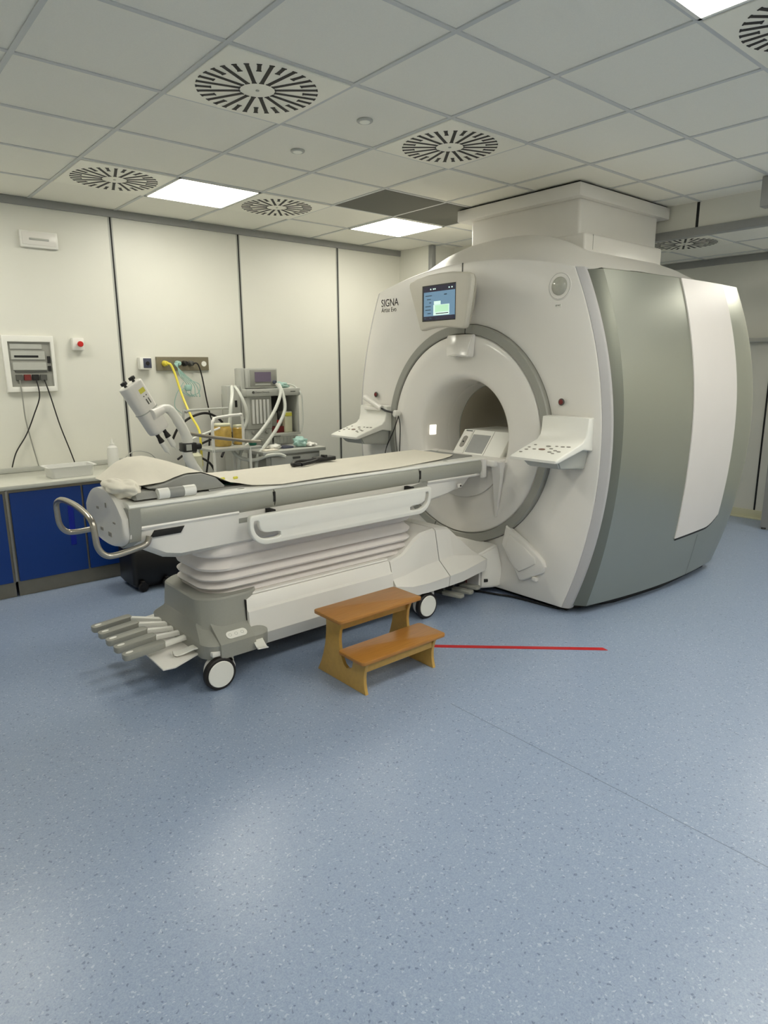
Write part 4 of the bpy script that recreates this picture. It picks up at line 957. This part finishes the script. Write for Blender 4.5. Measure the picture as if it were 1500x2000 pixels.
# squeeze bottle
bt = thing('squeeze_bottle', 'translucent squeeze bottle with nozzle on the worktop by the wall', 'bottle', (1.70, 5.22, 0.766))
bm = B(); loft(bm, [[(1.70+r*math.cos(2*PI*k/24), 5.22+r*math.sin(2*PI*k/24), z) for k in range(24)] for z, r in ((0.766, 0.038), (0.77, 0.042), (0.80, 0.042), (0.90, 0.041), (0.925, 0.036), (0.94, 0.018))]); obj('body', bm, 'clearb', bt)
bm = B(); cyl(bm, (1.70, 5.22, 0.935), (1.70, 5.22, 0.957), 0.018, 16); cyl(bm, (1.70, 5.22, 0.957), (1.70, 5.22, 0.995), 0.009, 12, r2=0.003); obj('nozzle', bm, 'whitebr', bt)

# ================================================================== WALL FITTINGS
YF = YW1
t = thing('emergency_light', 'white rectangular emergency light box high on the wall at left', 'emergency light', (1.4, YF, 2.37))
bm = B(); box(bm, 1.275, YF-0.03, 2.368, 1.528, YF, 2.482, 0.006); obj('housing', bm, 'whitebr', t)
bm = B(); box(bm, 1.29, YF-0.034, 2.385, 1.513, YF-0.028, 2.47, 0.003); obj('cover', bm, 'white', t)
bm = B(); box(bm, 1.335, YF-0.038, 2.418, 1.465, YF-0.03, 2.432, 0.002); obj('tube', bm, 'greylt', t)
t = thing('distribution_board', 'recessed white electrical board with sockets and breakers, three cables plugged in', 'electrical panel', (1.25, YF, 1.35))
bm = plate([(1.08, 1.352), (1.42, 1.352), (1.422, 1.755), (1.078, 1.755)], [[(1.115, 1.39), (1.115, 1.71), (1.398, 1.71), (1.398, 1.39)]], 0.03, 0.006, lambda u, v, w_: (u, YF-0.016+w_, v)); obj('frame', bm, 'whitebr', t)
bm = B(); box(bm, 1.11, YF-0.012, 1.385, 1.40, YF-0.002, 1.715); pb = obj('back_panel', bm, 'grey', t)
for (a0, z0, a1, z1, m, dep) in ((1.13, 1.66, 1.34, 1.695, 'greylt', 0.018), (1.13, 1.585, 1.355, 1.645, 'greylt', 0.02), (1.135, 1.51, 1.36, 1.565, 'greylt', 0.02), (1.15, 1.60, 1.31, 1.615, 'black', 0.023), (1.145, 1.495, 1.36, 1.505, 'greydk', 0.02), (1.37, 1.56, 1.39, 1.61, 'blackp', 0.022), (1.37, 1.50, 1.39, 1.54, 'blackp', 0.022)):
    bm = B(); box(bm, a0, YF-dep, z0, a1, YF-0.010, z1, 0.001, 1); obj('module' if m == 'greylt' else 'breaker_row' if m == 'black' else 'key_switch', bm, m, t)
for k, m in enumerate(('greydk', 'darkred', 'blackp', 'greydk')):
    bm = B(); box(bm, 1.145+0.054*k, YF-0.03, 1.435, 1.190+0.054*k, YF-0.010, 1.478, 0.002, 1); obj('socket', bm, m, t)
for pts, m, lab in (([(1.165, 5.445, 1.44), (1.168, 5.44, 1.30), (1.172, 5.445, 1.155), (1.20, 5.46, 0.966), (1.225, 5.455, 0.803)], 'grey', 'thin grey cable hanging from the left socket of the electrical board'),
                    ([(1.275, 5.445, 1.44), (1.28, 5.43, 1.32), (1.232, 5.44, 1.189), (1.166, 5.45, 1.043), (1.085, 5.45, 0.919), (1.045, 5.45, 0.81)], 'rubber', 'dark cable from the electrical board curving down to the left'),
                    ([(1.33, 5.445, 1.44), (1.355, 5.43, 1.315), (1.40, 5.44, 1.104), (1.455, 5.45, 0.906), (1.48, 5.45, 0.808)], 'rubber', 'dark cable from the electrical board running down to the right')):
    bm = B(); tube(bm, pts, 0.0045, 8); tag(obj('power_cable', bm, m), lab, 'cable')
t = thing('emergency_stop', 'white box with round red push button on the wall', 'stop button', (1.59, YF, 1.65))
bm = B(); box(bm, 1.552, YF-0.05, 1.655, 1.635, YF, 1.745, 0.004); obj('box', bm, 'whitebr', t)
bm = B(); cyl(bm, (1.600, YF-0.05, 1.70), (1.600, YF-0.062, 1.70), 0.014); cyl(bm, (1.600, YF-0.06, 1.70), (1.600, YF-0.080, 1.70), 0.021, 24, bev=0.005); obj('push_button', bm, 'red', t)
t = thing('wall_socket', 'white cube wall socket with dark blue round insert left of the gas outlet plate', 'socket', (2.09, YF, 1.5))
bm = B(); box(bm, 2.045, YF-0.06, 1.508, 2.140, YF, 1.604, 0.005); obj('housing', bm, 'whitebr', t)
bm = B(); box(bm, 2.072, YF-0.064, 1.520, 2.138, YF-0.058, 1.597, 0.002); ins = obj('insert', bm, 'navy', t)
bm = B(); cyl(bm, (2.105, YF-0.068, 1.557), (2.105, YF-0.062, 1.557), 0.016, 20); obj('socket_hole', bm, 'black', ins)
t = thing('gas_outlet_plate', 'long steel wall plate with gas outlets and connectors', 'gas outlet', (2.43, YF, 1.5))
bm = B(); box(bm, 2.197, YF-0.02, 1.498, 2.659, YF, 1.610, 0.002, 1); obj('plate', bm, 'steelr', t)
for x, m in ((2.262, 'yellow'), (2.372, 'aqua'), (2.432, 'blackp'), (2.487, 'greydk')):
    bm = B(); cyl(bm, (x, YF-0.02, 1.556), (x, YF-0.075, 1.556), 0.024, 20, bev=0.004, r2=0.018); obj('connector', bm, m, t)
bm = B(); cyl(bm, (2.613, YF-0.019, 1.553), (2.613, YF-0.026, 1.553), 0.022, 24); obj('blank_outlet', bm, 'whitebr', t)
bm = B(); tube(bm, [(2.262, 5.40, 1.556), (2.285, 5.385, 1.545), (2.31, 5.37, 1.47), (2.335, 5.32, 1.30), (2.345, 5.2, 1.14), (2.335, 5.05, 1.04), (2.30, 4.95, 0.97), (2.3, 4.95, 0.75)], 0.0095, 10); tag(obj('gas_hose', bm, 'yellow'), 'yellow gas hose hanging from the wall gas plate', 'hose')
bm = B(); tube(bm, [(2.487, 5.40, 1.556), (2.525, 5.39, 1.55), (2.56, 5.40, 1.45), (2.60, 5.41, 1.22), (2.635, 5.40, 1.06), (2.72, 5.36, 0.96), (2.8, 5.3, 0.93)], 0.006, 8); tag(obj('gas_hose', bm, 'rubber'), 'thin black hose hanging from the wall gas plate', 'hose')
bm = B()
for k in range(5):
    x = 2.37+0.02*k
    tube(bm, [(2.372, 5.41, 1.556), (2.345-0.006*k, 5.39, 1.55), (2.36+0.012*k, 5.39, 1.46), (x+0.05, 5.40, 1.38), (x+0.02*k, 5.40, 1.33-0.01*k), (2.45+0.02*k, 5.41, 1.28)], 0.004, 6)
tube(bm, [(2.40, 5.42, 1.40), (2.33, 5.42, 1.30), (2.31, 5.42, 1.20), (2.37, 5.42, 1.14)], 0.003, 6); tube(bm, [(2.45, 5.42, 1.42), (2.54, 5.42, 1.38), (2.53, 5.42, 1.31), (2.46, 5.42, 1.29)], 0.003, 6)
box(bm, 2.40, 5.385, 1.33, 2.455, 5.42, 1.38, 0.012)
tag(obj('oxygen_tubing', bm, 'aqua'), 'tangle of clear aqua oxygen tubing hanging from the wall gas plate', 'tubing')

# ================================================================== CONTRAST INJECTOR on its arm
inj = thing('contrast_injector', 'cream double-syringe contrast injector on a curved arm stand', 'injector', (1.9, 4.1, 0))
hx, hz = 1.548, 1.275     # head centre
Th = Matrix.Translation((hx, 4.08, hz)) @ Matrix.Rotation(math.radians(-29), 4, 'Y') @ Matrix.Rotation(math.radians(20), 4, 'Z')
bm = B(); loft(bm, [[(p[0], p[1], z) for p in rrect(-0.068*k, -0.05*k, 0.068*k, 0.05*k, 0.035*k)] for z, k in ((-0.165, 0.80), (-0.158, 0.93), (-0.14, 0.99), (0.0, 1.0), (0.15, 1.06), (0.163, 1.05), (0.168, 0.98))])
for v in bm.verts: v.co = Th @ v.co
hd = obj('injector_head', bm, 'white', inj, smooth=40)
bm = B(); box(bm, -0.012, -0.0525, 0.095, 0.035, -0.049, 0.125, 0.001, 1, T=Th); obj('warning_label', bm, 'ylabel', hd)
bm = B(); cyl(bm, (0.0, -0.053, 0.075), (0.0, -0.048, 0.075), 0.004, 10); cyl(bm, (0.022, -0.053, 0.075), (0.022, -0.048, 0.075), 0.004, 10); box(bm, 0.0, -0.0525, 0.02, 0.008, -0.05, 0.055, mi=0); box(bm, 0.02, -0.0525, 0.02, 0.026, -0.05, 0.055)
for v in bm.verts: v.co = Th @ v.co
obj('indicator_marks', bm, 'greydk', hd)
bm = B(); loft(bm, [[(p[0], p[1], z) for p in rrect(-0.071, -0.053, 0.071, 0.053, 0.035)] for z in (-0.018, -0.012)])
for v in bm.verts: v.co = Th @ v.co
obj('head_seam', bm, 'greylt', hd)
for s in (-1, 1):
    bm = B(); cyl(bm, (s*0.036, 0, 0.165), (s*0.036, 0, 0.183), 0.009, 12); box(bm, s*0.036-0.018, -0.012, 0.18, s*0.036+0.018, 0.012, 0.20, 0.004); box(bm, s*0.036-0.010, -0.02, 0.18, s*0.036+0.010, 0.02, 0.198, 0.004)
    for v in bm.verts: v.co = Th @ v.co
    obj('plunger_knob', bm, 'blackp', inj)
    bm = B(); cyl(bm, (s*0.032, 0, -0.16), (s*0.032, 0, -0.20), 0.012, 14); cyl(bm, (s*0.032, 0, -0.20), (s*0.032, 0, -0.228), 0.014, 16, r2=0.019)
    for v in bm.verts: v.co = Th @ v.co
    sy_ = obj('syringe_collar', bm, 'rubber', inj)
    bm = B(); cyl(bm, (s*0.032, 0, -0.228), (s*0.032, 0, -0.292), 0.0175, 16); cyl(bm, (s*0.032, 0, -0.292), (s*0.032, 0, -0.30), 0.012, 12); cyl(bm, (s*0.032, 0, -0.30), (s*0.032, 0, -0.325), 0.005, 12, r2=0.002)
    for v in bm.verts: v.co = Th @ v.co
    obj('syringe_barrel', bm, 'whitebr', sy_)
bm = B(); cyl(bm, (1.56, 4.03, 1.235), (1.652, 4.08, 1.262), 0.036, 24, r2=0.028, bev=0.004); obj('swivel_joint', bm, 'white', inj)
bm = B(); tube(bm, [(1.64, 4.08, 1.262), (1.685, 4.09, 1.268), (1.725, 4.1, 1.242), (1.785, 4.1, 1.14), (1.815, 4.1, 1.055), (1.808, 4.1, 0.975), (1.83, 4.1, 0.91), (1.885, 4.1, 0.82), (1.92, 4.1, 0.72), (1.93, 4.1, 0.55), (1.93, 4.1, 0.12)], [0.026, 0.029, 0.032, 0.034, 0.033, 0.030, 0.028, 0.028, 0.028], 18); obj('arm', bm, 'whitebr', inj)
bm = B(); box(bm, 1.772, 4.06, 0.985, 1.860, 4.14, 1.042, 0.004); cyl(bm, (1.86, 4.1, 1.013), (1.905, 4.1, 1.013), 0.021, 18, bev=0.004); cl = obj('arm_clamp', bm, 'blackp', inj)
bm = B(); box(bm, 1.786, 4.057, 0.995, 1.822, 4.061, 1.034); obj('clamp_label', bm, 'greylt', cl)
bm = B()
for a in range(5):
    q = 2*PI*a/5+0.3; box(bm, 0, -0.025, 0.07, 0.26, 0.025, 0.115, 0.008, T=Matrix.Translation((1.93, 4.1, 0)) @ Matrix.Rotation(q, 4, 'Z'))
obj('foot_star', bm, 'white', inj)
for a in range(5):
    q = 2*PI*a/5+0.3; c = Vector((1.93+0.24*math.cos(q), 4.1+0.24*math.sin(q), 0.035))
    bm = B(); cyl(bm, c-Vector((0, 0.012, 0)), c+Vector((0, 0.012, 0)), 0.035, 18); obj('castor', bm, 'rubber', inj)
# black wheeled case
t = thing('wheeled_case', 'black hard case with castor on the floor by the blue cabinets', 'wheeled case', (1.68, 4.6, 0))
bm = B(); loft(bm, [[(p[0], p[1], z) for p in rrect(1.505+o_, 4.43+o_, 1.86-o_, 4.72-o_, 0.03)] for o_, z in ((0.02, 0.02), (0.0, 0.05), (0.0, 0.28), (0.012, 0.30), (-0.008, 0.305), (-0.008, 0.36), (0.01, 0.375))]); obj('body', bm, 'blackp', t)
for x, y in ((1.73, 4.415), (1.56, 4.415), (1.83, 4.70), (1.56, 4.70)):
    bm = B(); cyl(bm, (x, y-0.014, 0.032), (x, y+0.014, 0.032), 0.032, 20, bev=0.003); box(bm, x-0.012, y-0.018, 0.03, x+0.012, y+0.018, 0.075, 0.003); obj('castor', bm, 'rubber', t)

# ================================================================== ANAESTHESIA MACHINE
an = thing('anaesthesia_machine', 'grey anaesthesia machine with small monitor on top, against the back wall', 'anaesthesia machine', (2.95, 5.1, 0))
bm = B(); box(bm, 2.70, 4.92, 0.12, 3.21, 5.34, 0.86, 0.006); lb_ = obj('lower_body', bm, 'greylt', an)
bm = B(); box(bm, 2.70, 5.22, 0.86, 3.21, 5.34, 1.30, 0.004); obj('back_column', bm, 'greydk', an)
bm = B(); box(bm, 2.70, 4.90, 1.283, 3.225, 5.34, 1.345, 0.006); top = obj('top_shelf', bm, 'greylt', an)
bm = B(); cyl(bm, (2.765, 4.90, 1.318), (2.765, 4.895, 1.318), 0.011, 16); obj('emblem', bm, 'greydk', top)
bm = text_bm('Datex-Ohmeda', 0.021, lambda u, v, w_: (2.785+u, 4.8992-abs(w_), 1.311+v)); obj('lettering', bm, 'greydk', top)
bm = B(); box(bm, 3.125, 4.8985, 1.313, 3.175, 4.90, 1.321); obj('lettering', bm, 'greydk', top)
bm = B(); box(bm, 2.735, 4.93, 1.352, 3.018, 5.15, 1.512, 0.006); mo = obj('monitor', bm, 'greylt', an)
bm = B(); box(bm, 2.758, 4.924, 1.365, 3.005, 4.932, 1.50, 0.003); obj('bezel', bm, 'grey', mo)
bm = B(); box(bm, 2.800, 4.919, 1.402, 2.951, 4.925, 1.482); obj('screen', bm, 'screenoff', mo)
bm = B(); box(bm, 2.80, 4.921, 1.375, 2.945, 4.925, 1.388); obj('key_row', bm, 'greylt', mo)
bm = B(); cyl(bm, (2.982, 4.925, 1.398), (2.982, 4.905, 1.398), 0.016, 20, bev=0.003); obj('dial', bm, 'navy', mo)
bm = B(); box(bm, 2.695, 4.97, 1.10, 2.733, 5.06, 1.515, 0.006); obj('side_mast', bm, 'greylt', an)
bm = B(); box(bm, 2.57, 4.98, 1.0, 2.69, 5.08, 1.375, 0.006); obj('absorber_housing', bm, 'greylt', an)
bm = B(); box(bm, 2.635, 4.972, 1.20, 2.655, 4.985, 1.255, 0.002); obj('vent_slot', bm, 'black', an)
bm = B(); box(bm, 2.715, 4.92, 1.015, 2.945, 5.22, 1.283, 0.004); fb = obj('flowmeter_block', bm, 'greylt', an)
bm = B(); box(bm, 2.742, 4.912, 1.05, 2.932, 4.922, 1.268, 0.003); obj('flowmeter_window', bm, 'grey', fb)
for x in (2.765, 2.80, 2.835, 2.87, 2.905):
    bm = B(); cyl(bm, (x, 4.91, 1.06), (x, 4.91, 1.258), 0.011, 12); obj('flow_tube', bm, 'clearb', fb)
bm = B(); box(bm, 2.72, 4.935, 0.862, 2.95, 5.2, 1.013, 0.004); kb = obj('knob_panel', bm, 'greylt', an)
for x, z in ((2.765, 0.985), (2.83, 0.985), (2.895, 0.985), (2.765, 0.92), (2.84, 0.92)):
    bm = B(); cyl(bm, (x, 4.935, z), (x, 4.910, z), 0.015, 16, bev=0.003); obj('knob', bm, 'grey', kb)
bm = B(); box(bm, 2.945, 4.905, 0.945, 3.22, 5.34, 0.965, 0.002); box(bm, 3.195, 4.91, 0.965, 3.212, 5.3, 1.285, 0.002); obj('bay_frame', bm, 'greylt', an)
bm = B(); box(bm, 2.96, 4.922, 0.87, 3.2, 4.935, 0.938, 0.002)
for k in range(6): box(bm, 2.975+0.037*k, 4.917, 0.88, 2.98+0.037*k, 4.924, 0.93)
obj('drawer_front', bm, 'greylt', an)
bm = B(); box(bm, 2.96, 4.96, 0.966, 3.09, 5.15, 1.02, 0.003); obj('vaporiser_base', bm, 'darkred', an)
bm = B(); box(bm, 2.965, 4.97, 1.022, 3.03, 5.12, 1.14, 0.006); obj('vaporiser', bm, 'grey', an)
bm = B(); box(bm, 3.05, 4.99, 1.022, 3.075, 5.12, 1.15, 0.003); box(bm, 3.022, 4.965, 1.05, 3.072, 4.99, 1.075, 0.002, mi=1); obj('vaporiser', bm, ['greydk', 'red'], an)
bm = B(); box(bm, 3.085, 4.94, 0.966, 3.160, 5.08, 1.145, 0.006); box(bm, 3.088, 4.937, 1.105, 3.157, 4.945, 1.135, 0.001, 1, mi=1); obj('vaporiser', bm, ['cream', 'ylabel'], an)
for x, y in ((2.74, 4.96), (3.17, 4.96), (2.74, 5.3), (3.17, 5.3)):
    bm = B(); cyl(bm, (x, y-0.015, 0.05), (x, y+0.015, 0.05), 0.05, 20); box(bm, x-0.015, y-0.02, 0.05, x+0.015, y+0.02, 0.13); obj('castor', bm, 'rubber', an)
# packaged mask on top of machine and its hanging tube
def blob(name, c, s, m, seed, label, cat, sub=4):
    bm = B(); bmesh.ops.create_icosphere(bm, subdivisions=sub, radius=1)
    for v in bm.verts:
        p = v.co.copy(); k = 1+0.4*mn.noise(p*2.2+Vector((seed, 0, 0)))+0.15*mn.noise(p*6+Vector((0, seed, 0)))
        v.co = Vector((c[0]+p.x*s[0]*k, c[1]+p.y*s[1]*k, c[2]+max(p.z*k, -0.75)*s[2]))
    return tag(obj(name, bm, m, smooth=70), label, cat)
blob('mask_package', (3.09, 5.0, 1.366), (0.07, 0.06, 0.028), 'aqua', 2, 'pale aqua breathing mask package on top of the anaesthesia machine', 'breathing mask')
bm = B(); tube(bm, [(3.10, 4.98, 1.375), (3.17, 4.96, 1.372), (3.212, 4.94, 1.345), (3.225, 4.885, 1.29), (3.235, 4.89, 1.18), (3.235, 4.89, 1.05), (3.215, 4.89, 0.965)], 0.007, 8); tag(obj('mask_tube', bm, 'hose'), 'thin white tube hanging down the right side of the anaesthesia machine', 'tube')
# corrugated hoses
def hose(pts, lab, r=0.0135):
    bm = B(); tube(bm, pts, r, 10, n=14, rib=0.10); tag(obj('breathing_hose', bm, 'hose'), lab, 'hose', 'pale breathing hoses of the anaesthesia machine')
hose([(2.575, 4.90, 1.37), (2.52, 4.80, 1.31), (2.46, 4.72, 1.20), (2.43, 4.70, 1.045), (2.43, 4.68, 0.90), (2.48, 4.64, 0.83), (2.56, 4.58, 0.81), (2.66, 4.53, 0.84), (2.74, 4.50, 0.845), (2.79, 4.48, 0.825)], 'pale breathing hose making the left outer loop and ending at the trolley')
hose([(2.60, 4.90, 1.37), (2.59, 4.80, 1.31), (2.61, 4.75, 1.2), (2.61, 4.75, 1.10), (2.55, 4.74, 1.02), (2.46, 4.72, 0.95)], 'pale breathing hose forming the inner short loop at left', 0.012)
hose([(2.98, 4.88, 1.385), (2.985, 4.83, 1.32), (2.90, 4.77, 1.20), (2.78, 4.72, 1.08), (2.63, 4.68, 0.96), (2.50, 4.66, 0.88), (2.46, 4.65, 0.72)], 'upper pale breathing hose sweeping from monitor side down to the left')
hose([(2.99, 4.87, 1.385), (3.0, 4.82, 1.30), (2.98, 4.77, 1.17), (2.86, 4.71, 1.03), (2.73, 4.66, 0.92), (2.62, 4.62, 0.83), (2.60, 4.62, 0.70)], 'lower pale breathing hose sweeping from monitor side down to the left')
# drawer cart in front of it
ct = thing('drawer_cart', 'grey steel drawer cart with pale top in front of the anaesthesia machine', 'cart', (2.95, 4.68, 0))
bm = B(); box(bm, 2.66, 4.56, 0.10, 3.175, 4.86, 0.835, 0.004); obj('cart_body', bm, 'grey', ct)
bm = B(); box(bm, 2.62, 4.53, 0.838, 3.22, 4.88, 0.868, 0.004); obj('cart_top', bm, 'greylt', ct)
for z0, z1 in ((0.66, 0.82), (0.48, 0.64), (0.30, 0.46), (0.12, 0.28)):
    bm = B(); box(bm, 2.70, 4.548, z0, 3.165, 4.562, z1, 0.003); dw = obj('drawer', bm, 'greylt', ct)
    bm = B(); box(bm, 2.90, 4.540, z1-0.03, 2.97, 4.55, z1-0.012, 0.002); obj('drawer_pull', bm, 'greydk', dw)
for x, y in ((2.72, 4.60), (3.13, 4.60), (2.72, 4.83), (3.13, 4.83)):
    bm = B(); cyl(bm, (x, y-0.015, 0.045), (x, y+0.015, 0.045), 0.045, 20); box(bm, x-0.012, y-0.02, 0.05, x+0.012, y+0.02, 0.11); obj('castor', bm, 'rubber', ct)
blob('face_mask', (3.05, 4.66, 0.905), (0.06, 0.05, 0.045), 'aqua', 5, 'aqua folded face masks in a heap on the drawer cart', 'face masks')
blob('white_wrapper', (3.13, 4.65, 0.883), (0.06, 0.05, 0.018), 'whitebr', 8, 'crumpled white wrapper right of the aqua masks on the cart', 'wrapper')
blob('white_wrapper', (2.80, 4.68, 0.886), (0.07, 0.05, 0.02), 'whitebr', 11, 'crumpled white wrapper at the left on the cart top', 'wrapper')
bm = B(); box(bm, 2.86, 4.62, 0.869, 2.96, 4.74, 0.885, 0.004); tag(obj('dark_tray', bm, 'navy'), 'small dark tray between the wrappers on the cart', 'tray')
bm = B(); box(bm, 2.66, 4.56, 0.869, 2.78, 4.64, 0.877, 0.002, T=None); tag(obj('paper_note', bm, 'paper'), 'white paper card at the front left corner of the cart top', 'paper')
# trolley with amber jar
tl = thing('tube_trolley', 'white tube-frame trolley with steel rail left of the drawer cart', 'trolley', (2.3, 4.62, 0))
bm = B()
for x in (2.20, 2.50):
    for y in (4.52, 4.78): tube(bm, [(x, y, 0.05), (x, y, 0.92)], 0.011, 10, smooth=False)
obj('legs', bm, 'whitebr', tl).name = 'frame_leg'
bm = B(); tube(bm, [(2.20, 4.52, 0.9), (2.20, 4.52, 1.10), (2.215, 4.53, 1.14), (2.25, 4.55, 1.155), (2.45, 4.6, 1.165), (2.50, 4.62, 1.14), (2.50, 4.62, 0.9)], 0.011, 10, n=5); obj('hand_rail', bm, 'whitebr', tl)
bm = B(); tube(bm, [(1.96, 4.46, 1.075), (2.14, 4.49, 1.03), (2.50, 4.55, 0.965), (2.62, 4.57, 0.95)], 0.013, 10); obj('equipment_rail', bm, 'steel', tl)
bm = B(); tube(bm, [(2.02, 4.6, 0.99), (2.14, 4.6, 1.03), (2.30, 4.6, 1.075)], 0.008, 8); obj('brace', bm, 'whitebr', tl)
bm = B(); tube(bm, [(2.06, 4.70, 0.70), (2.06, 4.70, 1.16), (2.09, 4.70, 1.20), (2.14, 4.70, 1.21), (2.45, 4.75, 1.21)], 0.010, 8); obj('rear_rail', bm, 'greylt', tl)
bm = B(); box(bm, 2.19, 4.51, 0.905, 2.60, 4.79, 0.925, 0.003); box(bm, 2.19, 4.51, 0.25, 2.51, 4.79, 0.27, 0.003); obj('shelf', bm, 'greylt', tl)
for x in (2.20, 2.50):
    for y in (4.52, 4.78):
        bm = B(); cyl(bm, (x, y-0.012, 0.03), (x, y+0.012, 0.03), 0.03, 16); obj('castor', bm, 'rubber', tl)
t = thing('suction_jar', 'amber ribbed suction jar standing on the tube trolley', 'jar', (2.38, 4.68, 0.925))
bm = B(); loft(bm, [[(2.365+r*math.cos(2*PI*k/28)*(1+0.05*(k % 2)), 4.70+r*math.sin(2*PI*k/28)*(1+0.05*(k % 2)), z) for k in range(28)] for z, r in ((0.926, 0.058), (0.94, 0.066), (1.06, 0.070), (1.08, 0.060))]); obj('body', bm, 'amber', t)
bm = B(); cyl(bm, (2.365, 4.70, 1.08), (2.365, 4.70, 1.10), 0.066, 24, bev=0.004); obj('lid', bm, 'cream', t)
t = thing('suction_jar', 'smaller amber jar right of the big one on the tube trolley', 'jar', (2.50, 4.72, 0.925))
bm = B(); cyl(bm, (2.515, 4.72, 0.926), (2.515, 4.72, 1.06), 0.045, 24, bev=0.006); obj('body', bm, 'amber', t)
bm = B(); cyl(bm, (2.515, 4.72, 1.06), (2.515, 4.72, 1.08), 0.04, 24, bev=0.004); obj('lid', bm, 'cream', t)
bm = B(); cyl(bm, (2.56, 4.58, 0.926), (2.56, 4.58, 0.96), 0.03, 20, bev=0.006); tag(obj('teal_cup', bm, 'teal'), 'small dark teal cup at the rail end of the tube trolley', 'cup')
t = thing('cream_cylinder', 'tall cream cylinder standing behind the injector arm', 'gas cylinder', (2.03, 4.48, 0))
bm = B(); cyl(bm, (2.035, 4.50, 0.0), (2.035, 4.50, 0.92), 0.055, 28, bev=0.02); obj('body', bm, 'cream', t)
bm = B(); cyl(bm, (2.035, 4.50, 0.92), (2.035, 4.50, 0.97), 0.018, 14); obj('valve', bm, 'greydk', t)
bm = B(); tube(bm, [(2.20, 5.25, 0.95), (2.24, 5.22, 1.04), (2.33, 5.2, 1.115), (2.46, 5.2, 1.150), (2.56, 5.2, 1.12), (2.63, 5.18, 1.04), (2.61, 5.1, 0.92), (2.5, 5.0, 0.80)], 0.010, 10); tag(obj('black_hose', bm, 'rubber'), 'thick black hose arching in a loop behind the tube trolley', 'hose')
bm = B(); tube(bm, [(2.12, 4.95, 0.90), (2.20, 4.9, 0.86), (2.32, 4.85, 0.78), (2.38, 4.85, 0.65)], 0.009, 8); tube(bm, [(2.10, 4.95, 0.82), (2.24, 4.95, 0.90), (2.40, 4.95, 0.96)], 0.009, 8); tube(bm, [(2.36, 4.9, 1.02), (2.34, 4.9, 0.85), (2.30, 4.9, 0.65)], 0.008, 8)
tag(obj('cable_bundle', bm, 'rubber'), 'black crossing cables behind the injector and the trolley', 'cables')
bm = B(); tube(bm, [(1.84, 5.40, 0.80), (1.90, 5.41, 0.845), (1.97, 5.42, 0.855), (2.06, 5.42, 0.83), (2.12, 5.42, 0.77)], 0.004, 6); tag(obj('thin_cable', bm, 'greylt'), 'thin pale cable arching at the wall just past the worktop end', 'cable')
